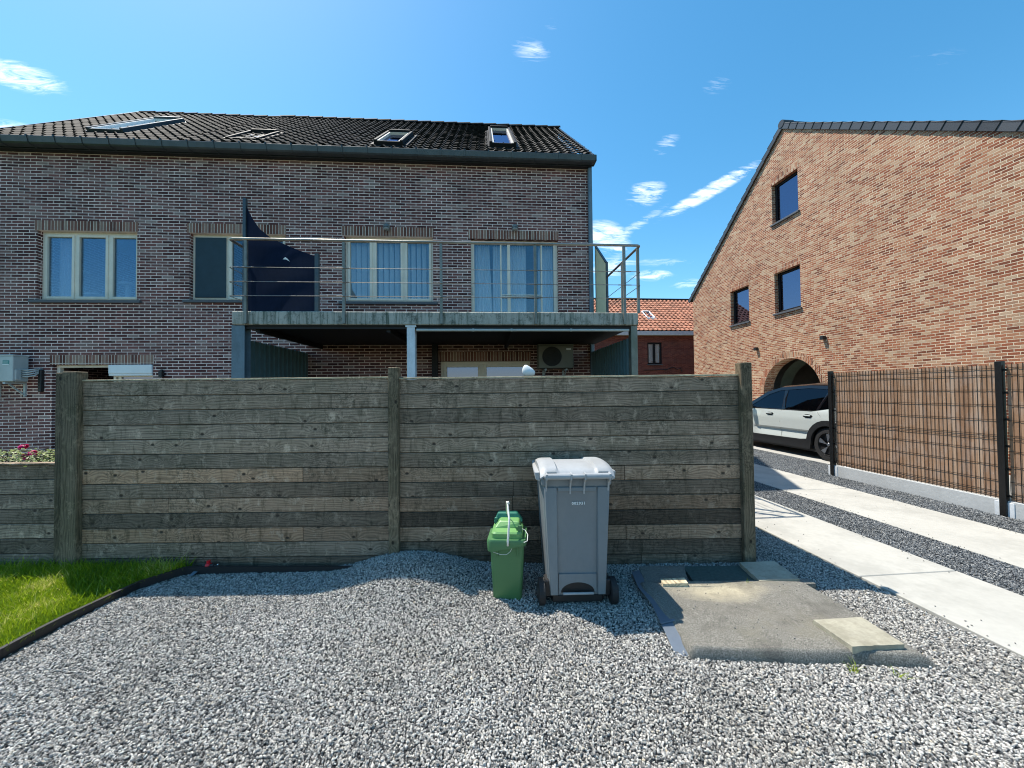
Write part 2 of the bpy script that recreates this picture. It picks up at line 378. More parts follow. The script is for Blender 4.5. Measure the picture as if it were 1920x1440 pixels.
def clothmat(name, col, trl=.4):
    m, t, out = newmat(name)
    c = mixc(t, .5, col, ramp(t, noi(t, mapping(t, pos(t), (8, 8, .3)), 3, 3), [(.3, g(.75)), (.7, g(1))]), 'MULTIPLY')
    a = nd(t, 'ShaderNodeBsdfDiffuse', {0: c}); b = nd(t, 'ShaderNodeBsdfTranslucent', {0: c})
    mx = nd(t, 'ShaderNodeMixShader', {0: trl, 1: a.outputs[0], 2: b.outputs[0]}); t.links.new(mx.outputs[0], out.inputs[0]); return m
M['curtain'] = clothmat('pale_curtain', (.93, .93, .93), .1)
M['navyfabric'] = clothmat('navy_sail', (.014, .022, .045), .25)
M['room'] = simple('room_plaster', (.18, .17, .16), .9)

def tilemat(name, col, moss, rough, mossamt=.7, spec=.5):
    m, t, out = newmat(name); p = pos(t)
    at = nd(t, 'ShaderNodeAttribute', attribute_name='tint'); ts = nd(t, 'ShaderNodeSeparateXYZ', {0: at.outputs[1]})
    br = mth(t, 'ADD', .65, mth(t, 'MULTIPLY', ts.outputs[0], .7))
    c = mixc(t, 1.0, col, nd(t, 'ShaderNodeCombineXYZ', {0: br, 1: br, 2: br}).outputs[0], 'MULTIPLY')
    c = mixc(t, ramp(t, noi(t, p, 17, 6, .8), [(.50, g(0)), (.64, g(mossamt))]), c, moss)
    principled(t, out, color=c, rough=rough, spec=spec, normal=bump(t, noi(t, p, 60, 4), .3, .004)); return m
M['tile'] = tilemat('black_roof_tile', (.013, .012, .012), (.085, .08, .075), .72, .6, .12)
M['tileorange'] = tilemat('orange_roof_tile', (.38, .15, .085), (.44, .26, .175), .7, .5, .3)
M['verge'] = tilemat('anthracite_verge_tile', (.040, .042, .046), (.06, .06, .06), .45, .3)

def carpaint():
    m, t, out = newmat('pale_sage_paint')
    principled(t, out, color=(.60, .635, .60), rough=.35, metal=.15, coat=.8, coatr=.05, spec=.5,
               normal=bump(t, noi(t, pos(t), 700, 2), .02, .001)); return m
M['paint'] = carpaint()

def stonemat(name, stops):
    m, t, out = newmat(name); oi = nd(t, 'ShaderNodeObjectInfo'); o = objc(t)
    c = ramp(t, oi.outputs['Random'], stops)
    c = mixc(t, .5, c, ramp(t, noi(t, o, 130, 3), [(.3, g(.55)), (.7, g(1.15))]), 'MULTIPLY')
    c = mixc(t, .8, c, ramp(t, noi(t, pos(t), .9, 5, .65), [(.35, (.88, .865, .83)), (.65, (1.15, 1.15, 1.15))]), 'MULTIPLY')
    principled(t, out, color=c, rough=.75, spec=.35); return m
M['stone'] = stonemat('grey_limestone_chip', [(0, (.06, .058, .055)), (.18, (.20, .193, .18)), (.45, (.35, .335, .31)), (.75, (.51, .485, .445)), (.97, (.70, .67, .61)), (1, (.5, .42, .31))])
M['stonedark'] = stonemat('dark_basalt_chip', [(0, (.035, .04, .045)), (.3, (.10, .11, .12)), (.65, (.19, .20, .21)), (.92, (.33, .335, .33)), (1, (.48, .47, .44))])
def gravelbase(name, lo, hi):
    m, t, out = newmat(name); p = pos(t)
    v = nd(t, 'ShaderNodeTexVoronoi', {'Vector': p, 'Scale': 75.0}); vd = v.outputs['Distance']
    rc = nd(t, 'ShaderNodeSeparateXYZ', {0: v.outputs['Color']}).outputs[0]
    c = mixc(t, rc, lo, hi)
    c = mixc(t, ramp(t, vd, [(.3, g(0)), (.6, g(.9))]), c, tuple(x*.3 for x in lo))
    principled(t, out, color=c, rough=.9, spec=.2, normal=bump(t, mth(t, 'SUBTRACT', 1.0, vd), 1.0, .01)); return m
M['gbase'] = gravelbase('gravel_bed', (.04, .043, .048), (.16, .165, .17))
M['gbasedark'] = gravelbase('dark_unseen_paving', (.03, .033, .037), (.13, .135, .14))
M['soil'] = simple('garden_soil', (.055, .042, .028), .95, var=.4, nscale=12, bmp=.8, bscale=40)
def groundmat():
    m, t, out = newmat('garden_ground'); p = pos(t)
    f = noi(t, p, .7, 6, .6); c = ramp(t, f, [(.35, (.035, .06, .016)), (.6, (.065, .095, .028)), (.75, (.12, .11, .06))])
    c = mixc(t, .6, c, ramp(t, noi(t, p, 40, 4), [(.3, g(.5)), (.7, g(1.2))]), 'MULTIPLY')
    principled(t, out, color=c, rough=.95, spec=.1, normal=bump(t, noi(t, p, 50, 4), .8, .02)); return m
M['ground'] = groundmat()
def leafmat(name, a, b, c3=None, trl=.35):
    m, t, out = newmat(name); at = nd(t, 'ShaderNodeAttribute', attribute_name='tint'); ts = nd(t, 'ShaderNodeSeparateXYZ', {0: at.outputs[1]})
    c = ramp(t, ts.outputs[0], [(0, a), (.85, b), (1, c3 or b)])
    x = nd(t, 'ShaderNodeBsdfPrincipled', {'Base Color': c, 'Roughness': .45, 'Specular IOR Level': .4}); y = nd(t, 'ShaderNodeBsdfTranslucent', {0: c})
    mx = nd(t, 'ShaderNodeMixShader', {0: trl, 1: x.outputs[0], 2: y.outputs[0]}); t.links.new(mx.outputs[0], out.inputs[0]); return m
M['grass'] = leafmat('lawn_blade', (.14, .24, .008), (.36, .47, .022), (.66, .62, .20), .5)
M['leaf'] = leafmat('rose_leaf', (.10, .18, .04), (.44, .50, .20), (.75, .70, .45), .3)
M['petal'] = leafmat('magenta_petal', (.45, .003, .08), (.75, .01, .22), None, .3)
# ---------------------------------------------------------------- sky and sun
SUNV = Vector((-.40, .31, 1.0)).normalized()
w = bpy.data.worlds.new('World'); scene.world = w; w.use_nodes = True; t = w.node_tree; t.nodes.clear()
sky = nd(t, 'ShaderNodeTexSky', sky_type='NISHITA', sun_disc=False, sun_elevation=math.asin(SUNV.z), sun_rotation=math.atan2(SUNV.x, SUNV.y), altitude=0, air_density=1.0, dust_density=.4, ozone_density=2.2)
skc = nd(t, 'ShaderNodeHueSaturation', {'Hue': .484, 'Saturation': 1.30, 'Value': 1.0, 'Color': sky.outputs[0]}).outputs[0]
gen = nd(t, 'ShaderNodeTexCoord').outputs['Generated']
sp = nd(t, 'ShaderNodeSeparateXYZ', {0: gen})
yy = mth(t, 'MAXIMUM', sp.outputs[1], .02)
cu = mth(t, 'DIVIDE', sp.outputs[0], yy); cv = mth(t, 'DIVIDE', sp.outputs[2], yy)
P = nd(t, 'ShaderNodeCombineXYZ', {0: cu, 1: cv, 2: 0.0}).outputs[0]
total = None
# wisps: (pixel centre, half length, half width, tilt in degrees, density) turned into directions of the sky
for (px, py, a, b, ang, dens, ns) in [(25, 140, 120, 34, -14, 1.0, 5), (20, 240, 90, 18, -8, .8, 6), (995, 95, 26, 40, 80, .5, 9), (1345, 160, 30, 16, 20, .35, 9), (1035, 45, 16, 12, 0, .25, 9),
        (1250, 268, 34, 16, 40, .5, 9), (1212, 362, 44, 26, 20, .85, 8), (1333, 357, 125, 14, 30, 1.1, 7), (1190, 425, 85, 10, 33, .5, 8), (1140, 445, 50, 34, -20, 1.1, 8),
        (1225, 516, 50, 12, 5, .75, 8), (1240, 492, 75, 8, 2, .45, 8), (1290, 532, 40, 10, 5, .55, 8), (1150, 500, 60, 22, 10, .7, 8), (1750, 110, 70, 16, 15, .12, 7)]:
    d = ray(px, py); u0, v0 = d.x/d.y, d.z/d.y
    d2 = ray(px+a, py); sa = math.hypot(d2.x/d2.y-u0, d2.z/d2.y-v0); sb = sa*b/a
    an = math.radians(ang)
    du = mth(t, 'SUBTRACT', cu, u0); dv = mth(t, 'SUBTRACT', cv, v0)
    p1 = mth(t, 'DIVIDE', mth(t, 'ADD', mth(t, 'MULTIPLY', du, cos(an)), mth(t, 'MULTIPLY', dv, sin(an))), sa)
    p2 = mth(t, 'DIVIDE', mth(t, 'SUBTRACT', mth(t, 'MULTIPLY', dv, cos(an)), mth(t, 'MULTIPLY', du, sin(an))), sb)
    r2 = mth(t, 'ADD', mth(t, 'MULTIPLY', p1, p1), mth(t, 'MULTIPLY', p2, p2))
    m1 = mth(t, 'SUBTRACT', 1.0, r2, clamp=True)
    mk = mth(t, 'MULTIPLY', m1, dens)
    total = mk if total is None else mth(t, 'MAXIMUM', total, mk)
n1 = noi(t, mapping(t, P, (6, 30, 1), rot=(0, 0, -.45)), 1.8, 8, .68, 1.2)
n2 = mth(t, 'ADD', mth(t, 'MULTIPLY', total, .62), mth(t, 'SUBTRACT', mth(t, 'MULTIPLY', mth(t, 'SUBTRACT', n1, .5), 3.0), .06), clamp=True)
total = mth(t, 'MULTIPLY', n2, mth(t, 'MINIMUM', mth(t, 'MULTIPLY', total, 1.5), 1.0), clamp=True)
total = mth(t, 'MULTIPLY', total, mth(t, 'GREATER_THAN', sp.outputs[1], .03))
cc = mixc(t, mth(t, 'MULTIPLY', total, .80), skc, (8.2, 8.4, 8.7))
bg = nd(t, 'ShaderNodeBackground', {0: cc, 1: .13}); wo = nd(t, 'ShaderNodeOutputWorld'); t.links.new(bg.outputs[0], wo.inputs[0])
sl = bpy.data.lights.new('sun', 'SUN'); sl.energy = 4.0; sl.angle = math.radians(.5); sl.color = (1, .94, .84)
so = bpy.data.objects.new('sun', sl); COL.objects.link(so); so.rotation_euler = SUNV.to_track_quat('Z', 'Y').to_euler(); so.location = (-6, 5, 15)
vs = scene.view_settings; vs.view_transform = 'Standard'; vs.look = 'None'; vs.exposure = 0.80; vs.gamma = 1.0
scene.cycles.use_denoising = True
scene.cycles.pixel_filter_type = 'BLACKMAN_HARRIS'; scene.cycles.filter_width = 1.05
scene.cycles.max_bounces = 8; scene.cycles.transparent_max_bounces = 12
scene.cycles.sample_clamp_indirect = 6
try: scene.cycles.denoiser = 'OPENIMAGEDENOISE'
except Exception: pass

# ---------------------------------------------------------------- ground, paths and gravel
FD = 3.68                                   # distance of the wooden fence
b = MB(); b.quad((-1500, -1500, -.05), (1500, -1500, -.05), (1500, 1500, -.05), (-1500, 1500, -.05))
tag(b.build('ground', M['ground']), kind='structure')
def path(name, x0, x1, y0, y1, z, mat, joints=()):
    b = MB(); ys = [y0]+sorted(joints)+[y1]
    for a, c in zip(ys, ys[1:]): b.box(x0, x1, a+.004, c-.004, -.04, z)
    return tag(b.build(name, mat, bevel=.006), kind='structure')
path('driveway_path', 3.38, 4.34, -3.0, 16.5, .012, M['path'], [-.6, 3.1, 9.4, 13])
path('driveway_path', 5.02, 6.16, -3.0, 16.5, .012, M['path'], [.9, 5.8, 10, 13.5])
path('patio', -9.5, -3.9, 4.6, 8.30, .010, M['drive'], [5.8, 7.0])  # unseen paving, added pale to bounce sun onto the shaded facade
path('patio', -3.9, 2.5, 4.8, 8.20, .010, M['gbasedark'])  # unseen paving, kept dark so little light bounces under the balcony
path('driveway', 7.72, 9.98, 5.0, 16.5, .016, M['drive'])

MOUND = onZ(775, 1066, 0.0)
def edgepts():
    L = [(-260, 1335), (-120, 1272), (0, 1216), (60, 1184), (120, 1154), (200, 1117), (260, 1090), (310, 1074), (346, 1063)]
    return [onZ(x, y, .07) for x, y in L]
EDGE = edgepts()
def edge_side(x, y):
    """> 0 on the gravel side of the lawn edging"""
    P = [(p.x, p.y) for p in EDGE]
    if x < P[0][0]: return -1
    for (ax, ay), (bx, by) in zip(P, P[1:]):
        if ax <= x <= bx: return (ay + (by-ay)*(x-ax)/(bx-ax)) - y
    return 1
def gz(x, y):
    p = Vector((x, y, 0)); l = lat(p)-lat(MOUND); f = p.dot(FW)-FD
    h = .175*math.exp(-(abs(l)/.50)**2.4 - (abs(f+.20)/.46)**2.2)
    h += .03*math.exp(-((l-.9)/.5)**2 - ((f+.25)/.4)**2)
    h += .016*(mnoise.noise(Vector((x*1.1, y*1.1, 3)))) + .008*mnoise.noise(Vector((x*3.1, y*3.1, 7)))
    return h
def fl(l, d, z=0.0):                        # lateral, distance -> world
    v = R0*l + FW*d; return Vector((v.x, v.y, z))
def gravel(name, cells, z0, stones_mat, base, dens, size, seed, fz):
    b = MB(); idx = {}
    def vtx(x, y):
        k = (round(x, 4), round(y, 4))
        if k not in idx: idx[k] = b.add([(x, y, z0+fz(x, y))])
        return idx[k]
    for (x0, x1, y0, y1) in cells: b.face((vtx(x0, y0), vtx(x1, y0), vtx(x1, y1), vtx(x0, y1)))
    o = b.build(name, base, smooth=True)
    src = bpy.data.collections.new(name+'_chips')
    for k in range(6):
        import bmesh
        bm = bmesh.new(); bmesh.ops.create_icosphere(bm, subdivisions=1, radius=1)
        rr = random.Random(seed*10+k)
        for v in bm.verts:
            v.co *= rr.uniform(.72, 1.12)
        sx, sy, sz = rr.uniform(.85, 1.25), rr.uniform(.6, .85), rr.uniform(.40, .6)
        for v in bm.verts: v.co = Vector((v.co.x*sx, v.co.y*sy, v.co.z*sz))*size
        me = bpy.data.meshes.new('chip'); bm.to_mesh(me); bm.free(); me.materials.append(stones_mat)
        src.objects.link(bpy.data.objects.new('chip', me))
    ng = bpy.data.node_groups.new(name+'_scatter', 'GeometryNodeTree')
    ng.interface.new_socket('Geometry', in_out='INPUT', socket_type='NodeSocketGeometry'); ng.interface.new_socket('Geometry', in_out='OUTPUT', socket_type='NodeSocketGeometry')
    gi = ng.nodes.new('NodeGroupInput'); go = ng.nodes.new('NodeGroupOutput')
    dp = nd(ng, 'GeometryNodeDistributePointsOnFaces', {'Mesh': gi.outputs[0], 'Density': dens, 'Seed': seed})
    ci = nd(ng, 'GeometryNodeCollectionInfo', {'Separate Children': True, 'Reset Children': True}); ci.inputs['Collection'].default_value = src
    rot = nd(ng, 'FunctionNodeRandomValue', {'Min': (-1.1, -1.1, 0.0), 'Max': (1.1, 1.1, 6.283), 'Seed': seed}, data_type='FLOAT_VECTOR')
    scl = nd(ng, 'FunctionNodeRandomValue', {2: .62, 3: 1.28, 'Seed': seed+1}, data_type='FLOAT')
    off = nd(ng, 'FunctionNodeRandomValue', {'Min': (0, 0, -.001), 'Max': (0, 0, .009), 'Seed': seed+2}, data_type='FLOAT_VECTOR')
    sp_ = nd(ng, 'GeometryNodeSetPosition', {'Geometry': dp.outputs['Points'], 'Offset': off.outputs[0]})
    ip = nd(ng, 'GeometryNodeInstanceOnPoints', {'Points': sp_.outputs[0], 'Instance': ci.outputs[0], 'Pick Instance': True, 'Rotation': rot.outputs[0], 'Scale': scl.outputs[1]})
    jn = nd(ng, 'GeometryNodeJoinGeometry'); ng.links.new(ip.outputs[0], jn.inputs[0]); ng.links.new(gi.outputs[0], jn.inputs[0])
    ng.links.new(jn.outputs[0], go.inputs[0])
    md = o.modifiers.new('scatter', 'NODES'); md.node_group = ng
    return o
b = MB(); b.quad((-9, -8, -.028), (3.38, -8, -.028), (3.38, 3.5, -.028), (-9, 3.5, -.028)); b.quad((3.38, -8, -.028), (10, -8, -.028), (10, 16.5, -.028), (3.38, 16.5, -.028)); tag(b.build('gravel_ground', M['gbase']), kind='structure')
cells = []; s = .05
for i in range(int((3.38+5.6)/s)):
    for j in range(int(4.6/s)):
        x, y = -5.6+i*s, .3+j*s
        p = Vector((x+s/2, y+s/2, 0)); l, d = lat(p), p.dot(FW)
        if d > 6 or x+s > 3.381: continue
        if d > FD+.02 and l < 2.36: continue
        if d < .75 or abs(l) > d*1.371+.8: continue
        if edge_side(p.x, p.y) < .0: continue
        cells.append((x, x+s, y, y+s))
o = gravel('gravel', cells, 0.0, M['stone'], M['gbase'], 13500, .0086, 3, gz)
tag(o, 'light grey stone chippings spread over the yard and heaped against the wooden fence', 'gravel', kind='stuff')
cells = []; s = .1
def drive_cells(x0, x1, y0, y1):
    n = max(1, round((x1-x0)/s)); w_ = (x1-x0)/n
    for i in range(n):
        for j in range(int((y1-y0)/s)):
            x, y = x0+i*w_, y0+j*s
            p = Vector((x, y, 0))
            if abs(lat(p)) > p.dot(FW)*1.371+.5: continue
            cells.append((x, x+w_, y, y+s))
drive_cells(4.34, 5.02, .8, 12); drive_cells(6.16, 6.80, 2.5, 12); drive_cells(6.80, 7.72, 6.9, 12); drive_cells(2.75, 3.38, 4.8, 12)
o = gravel('dark_gravel', cells, -.004, M['stonedark'], M['gbasedark'], 8500, .0095, 8, lambda x, y: .004*mnoise.noise(Vector((x*2, y*2, 1))))
tag(o, 'darker grey gravel between the pale concrete driveway strips', 'gravel', kind='stuff')

# lawn edging
b = MB(); P = EDGE+[fl(-2.2, FD-.085, .055), fl(-1.5, FD-.085, .05)]
for a, c in zip(P, P[1:]):
    d = (c-a); d.z = 0; n = Vector((-d.y, d.x, 0)).normalized()*.014
    z0 = -.04
    b.v_ = b.add([a-n, c-n, c+n, a+n, Vector((a.x, a.y, z0))-n, Vector((c.x, c.y, z0))-n, Vector((c.x, c.y, z0))+n, Vector((a.x, a.y, z0))+n]); k = b.v_
    for q in ((0, 1, 2, 3), (0, 4, 5, 1), (3, 2, 6, 7), (0, 3, 7, 4), (1, 5, 6, 2)): b.face([k+i for i in q])
tag(b.build('lawn_edging', M['blackplastic'], merge=True), 'low black plastic edging strip between the lawn and the gravel', 'edging')

# lawn
b = MB(); s = .12
for i in range(int(5.5/s)):
    for j in range(int(4.0/s)):
        x, y = -8.0+i*s, .8+j*s; p = Vector((x+s/2, y+s/2, 0))
        if edge_side(p.x, p.y) > s*.7 or p.dot(FW) > FD+.05: continue
        b.quad((x, y, .005), (x+s, y, .005), (x+s, y+s, .005), (x, y+s, .005))
tag(b.build('lawn_soil', M['soil']), kind='structure')
b = MB(); n = 0
while n < 46000:
    x, y = R.uniform(-6.6, -2.4), R.uniform(1.2, 4.15); p = Vector((x, y, 0)); l, d = lat(p), p.dot(FW)
    if d > FD-.045 or edge_side(x, y) > -.015 or abs(l) > d*1.371+.7: continue
    n += 1
    near = max(0, 1-(FD-d)/.5)
    h = R.uniform(.035, .075)*(1+near*R.random()*1.6)+ (.05 if R.random() < .03 else 0)
    a = R.uniform(0, 2*PI); w_ = R.uniform(.0022, .0045); lean = R.uniform(.1, .8)*h; la = R.uniform(0, 2*PI)
    dx, dy = cos(a)*w_, sin(a)*w_; lx, ly = cos(la)*lean, sin(la)*lean
    b.tint = (min(1, max(0, R.gauss(.48, .28)+mnoise.noise(Vector((x*3, y*3, 0)))*.7)), 0, 0)
    k = b.add([(x-dx, y-dy, 0), (x+dx, y+dy, 0), (x+dx*.8+lx*.4, y+dy*.8+ly*.4, h*.6), (x-dx*.8+lx*.4, y-dy*.8+ly*.4, h*.6), (x+lx, y+ly, h)])
    b.face((k, k+1, k+2, k+3)); b.face((k+3, k+2, k+4))
tag(b.build('grass', M['grass']), 'bright green lawn grass in the corner beside the black edging', 'grass', kind='stuff')
def tuft(name, label, c, n, hmax, spread, seed, group=None):
    rr = random.Random(seed); b = MB()
    for i in range(n):
        a = rr.uniform(0, 2*PI); r0 = rr.random()*spread*.4; x, y = c.x+cos(a)*r0, c.y+sin(a)*r0; h = hmax*rr.uniform(.35, 1); w_ = .003
        la = rr.uniform(0, 2*PI); ln = spread*rr.uniform(.2, 1)
        b.tint = (rr.random()**.7, 0, 0)
        pts = [Vector((x+cos(la)*ln*q*q, y+sin(la)*ln*q*q, c.z+h*q*(1.25-.25*q))) for q in (0, .35, .7, 1)]
        px_, py_ = -sin(la)*w_, cos(la)*w_
        k = b.add([v for i_, p in enumerate(pts) for v in ((p.x-px_*(1-i_/3.2), p.y-py_*(1-i_/3.2), p.z), (p.x+px_*(1-i_/3.2), p.y+py_*(1-i_/3.2), p.z))])
        for q in range(3): b.face((k+2*q, k+2*q+1, k+2*q+3, k+2*q+2))
    return tag(b.build(name, M['grass']), label, 'weed', group)
tuft('weed_tuft', 'small green weed growing from the gravel at the front edge of the felt mat', onZ(1602, 1262), 20, .085, .07, 1)
tuft('weed_tuft', 'tiny dry weed by the front corner of the felt mat below the paver', onZ(1690, 1272), 12, .035, .07, 2)
tuft('weed_tuft', 'tall grass tuft standing against the low wooden fence', onZ(32, 1062), 60, .26, .17, 3)
tuft('weed_tuft', 'sparse weed on the gravel behind the felt mat beside the grey bin', onZ(1400, 1098, .05), 6, .07, .05, 4)
# ---------------------------------------------------------------- terrace of brown brick houses
HA = -.016                                   # the terrace stands slightly out of square with the drive
FRAME = Matrix.Rotation(-HA, 3, 'Z'); before = set(bpy.data.objects)
YF = 8.35; GY = YF-.31; YR = 11.98
XV = onY(1116, 294, GY).x                    # verge of the right house
ZG = onY(1118, 291, GY).z                    # top of the gutter
ZR = onY(1045, 238, YR).z-.10
XL = onY(266, 214, YR).x                     # far left verge
XS = -6.30
XC = XV-.09                                  # corner of the wall
def frect(px0, py0, px1, py1, Y=None):
    Y = Y or YF; my, mx = (py0+py1)/2, (px0+px1)/2
    return onY(px0, my, Y).x, onY(px1, my, Y).x, onY(mx, py1, Y).z, onY(mx, py0, Y).z
W1 = frect(69, 433, 257, 563); W2 = frect(355, 438, 535, 563); W3 = frect(645, 443, 812, 566)
a = frect(883, 449, 1047, 583); D4 = (a[0], a[1], 2.80, a[3])
a = frect(98, 684, 287, 760); G1 = (a[0], a[1], .10, a[3])
a = frect(826, 677, 995, 760); G2 = (a[0], a[1], .10, a[3])
FMAP = lambda x, z, w: Vector((x, YF+w, z))
def rloop(r): return [(r[0], r[2]), (r[1], r[2]), (r[1], r[3]), (r[0], r[3])]
ZW = ZG-.10
house1 = thing('brick_house', 'brown brick terraced house with the open roof window and the air conditioner on its wall', 'house', (XL+.2, YF, 0), 0, 'terraced brown brick houses')
house2 = thing('brick_house', 'brown brick end of terrace house with the concrete balcony on its back wall', 'house', (XS, YF, 0), 0, 'terraced brown brick houses')
def wallpart(h, x0, x1, opens):
    b = MB(); b.poly([(x0, -.05), (x1, -.05), (x1, ZW), (x0, ZW)], [rloop(r) for r in opens], FMAP, 0, .32)
    b.box(x0, x1, YF+8.0, YF+8.3, -.05, ZW)                      # back wall
    return b
b = wallpart(house1, XL+.2, XS, [W1, G1]); b.box(XL+.2, XL+.5, YF+.32, YF+8.0, -.05, ZW)
b.box(XS-.18, XS, YF+.32, YF+8.0, -.05, ZW)
b.build('wall', M['brick'], house1)
b = wallpart(house2, XS, XC, [W2, W3, D4, G2]); b.box(XC-.3, XC, YF+.32, YF+8.0, -.05, ZW)
YB = 2*YR-GY
for X in (XC-.3,): b.poly([(YF+.05, ZW), (YF+8.25, ZW), (YR, ZR-.22)], [], lambda y, z, w, X=X: Vector((X+w, y, z)), 0, .3)
b.build('wall', M['brick'], house2)
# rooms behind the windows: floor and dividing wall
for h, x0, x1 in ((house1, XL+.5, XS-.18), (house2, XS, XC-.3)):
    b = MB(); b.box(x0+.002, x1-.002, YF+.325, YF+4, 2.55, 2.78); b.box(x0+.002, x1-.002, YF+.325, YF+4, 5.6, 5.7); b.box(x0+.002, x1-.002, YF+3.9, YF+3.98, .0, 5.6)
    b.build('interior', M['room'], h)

def lintel(h, r, hgt=.205, e=.05):
    b = MB(); b.box(r[0]-e, r[1]+e*.3, YF-.004, YF+.1, r[3]+.003, r[3]+hgt); b.build('lintel', M['soldier'], h)
def window(h, r, lights, inset=.10, mat='frame', glass='glass', sill=True, fw=.055, sw=.045, name='window', mapf=None, sillmat='sill', siller=.10, skip=()):
    """outer frame and the sashes of one window; panes and sill are its sub-parts. lights: fractions where the mullions stand"""
    mp = mapf or FMAP
    def bx(b, x0, x1, z0, z1, w0, w1): b.box(x0, x1, w0, w1, z0, z1, fn=lambda x, w, z: mp(x, z, w))
    x0, x1, z0, z1 = r; b = MB(); i0, i1 = inset, inset+.07
    bx(b, x0, x0+fw, z0, z1, i0, i1); bx(b, x1-fw, x1, z0, z1, i0, i1); bx(b, x0+fw, x1-fw, z0, z0+fw, i0, i1); bx(b, x0+fw, x1-fw, z1-fw, z1, i0, i1)
    cuts = [x0+fw]+[x0+(x1-x0)*q for q in lights]+[x1-fw]
    for c in cuts[1:-1]: bx(b, c-fw*.55, c+fw*.55, z0+fw, z1-fw, i0, i1)
    panes = []
    for k, (a, c) in enumerate(zip(cuts, cuts[1:])):
        a2 = a+(fw*.55 if k else 0); c2 = c-(fw*.55 if k < len(cuts)-2 else 0); s = sw
        j0, j1 = i0-.014, i1-.02
        za, zb = z0+fw, z1-fw
        a3, c3, zc, zd = a2-.008, c2+.008, za-.008, zb+.008
        bx(b, a3, a2+s, zc, zd, j0, j1); bx(b, c2-s, c3, zc, zd, j0, j1); bx(b, a2+s, c2-s, zc, za+s, j0, j1); bx(b, a2+s, c2-s, zb-s, zd, j0, j1)
        panes.append((a2+s, c2-s, za+s, zb-s))
    win = b.build(name, M[mat], h, bevel=.004)
    for k, (a, c, za, zb) in enumerate(panes):
        b = MB(); bx(b, a-.004, c+.004, za-.004, zb+.004, i0+.022, i0+.030); b.build('pane', M[glass[k] if isinstance(glass, (list, tuple)) else glass], win)
    if sill:
        b = MB(); bx(b, x0-siller, x1+siller, z0-.06, z0-.002, -.055, inset+.06); b.build('sill', M[sillmat], win, bevel=.004)
    return win, panes
lintel(house1, W1); lintel(house1, G1); lintel(house2, W2); lintel(house2, W3); lintel(house2, D4); lintel(house2, G2)
window(house1, W1, (.335, .675)); window(house2, W2, (.37,), glass=('glass', 'glass')); w3, p3 = window(house2, W3, (.31, .66), glass='glassclear')
# left casement of the second window has an insect screen
pw = (W2[0]+.10, W2[0]+(W2[1]-W2[0])*.37-.06, W2[2]+.08, W2[3]-.08)
b = MB(); b.box(pw[0]-.03, pw[1]+.03, YF+.066, YF+.078, pw[2]-.01, pw[3]+.01); sc_ = b.build('insect_screen', M['screen'], house2)
# balcony door
x0, x1, z0, z1 = D4; b = MB(); Y0, Y1 = YF+.10, YF+.18; wd = x1-x0
b.box(x0, x0+.075, Y0, Y1, z0, z1); b.box(x1-.09, x1, Y0, Y1, z0, z1); b.box(x0+.075, x1-.09, Y0, Y1, z1-.07, z1); b.box(x0+.075, x1-.09, Y0, Y1, z0, z0+.3)
b.box(x0+wd*.335, x0+wd*.35, Y0-.01, Y1-.01, z0+.3, z1-.07); b.box(x0+wd*.345+.14, x0+wd*.345+.21, Y0+.02, Y1+.03, z0+.3, z1-.07)
b.box(x0+wd*.805, x0+wd*.82, Y0-.01, Y1-.01, z0+.3, z1-.07)
zr = onY(965, 553, YF).z; b.box(x0+wd*.35, x0+wd*.805, Y0-.02, Y0-.002, zr-.035, zr-.012); b.box(x0+wd*.35, x0+wd*.805, Y0-.02, Y0-.002, zr+.012, zr+.032)
dr = b.build('balcony_door', M['frame'], house2, bevel=.003)
b = MB(); b.box(x0+.07, x0+wd*.34, Y0+.04, Y0+.05, z0+.29, z1-.06); b.build('pane', M['glassclear'], dr)
b = MB(); b.box(x0+wd*.345, x1-.08, Y0+.042, Y0+.052, z0+.29, z1-.06); b.build('pane', M['glassclear'], dr)
b = MB(); b.tube([(x0+.04, Y0-.02, zr+.02), (x0+.04, Y0-.04, zr+.05), (x0+.04, Y0-.04, zr+.16), (x0+.04, Y0-.02, zr+.19)], .008, 6); b.build('handle', M['white'], dr)
# patio door of the left house: open, half closed shutter
x0, x1, z0, z1 = G1; b = MB(); Y0, Y1 = YF+.08, YF+.16
b.box(x0, x0+.06, Y0, Y1, z0, z1); b.box(x1-.06, x1, Y0, Y1, z0, z1-.19); b.box(x0+.06, x0+(x1-x0)*.57, Y0, Y1, z1-.05, z1); b.box(x0+.06, x1-.06, Y0, Y1, z0-.05, z0+.04)
xm = x0+(x1-x0)*.565; b.box(xm, xm+.05, Y0, Y1, z0+.04, z1-.19); b.box(xm+.05, x1-.06, Y0, Y1, z1-.255, z1-.19); b.box(xm+.09, xm+.15, Y0+.005, Y1, z0+.04, z1-.255)
pd = b.build('patio_door', M['frame'], house1, bevel=.003)
b = MB(); b.box(xm+.15, x1-.06, Y0+.03, Y0+.04, z0+.04, z1-.255); b.build('pane', M['glassdark'], pd)
b = MB(); b.box(xm-.01, x1-.004, YF-.03, YF+.14, z1-.19, z1-.004); b.box(xm-.01, x1-.004, YF-.02, YF+.10, z1-.235, z1-.19); b.build('shutter_box', M['white'], pd, bevel=.01)
# patio door under the balcony
window(house2, G2, (.46,), mat='frame', glass=('glassdark', 'glassdark'), sill=False, inset=.08, fw=.07, sw=.06, name='patio_door')

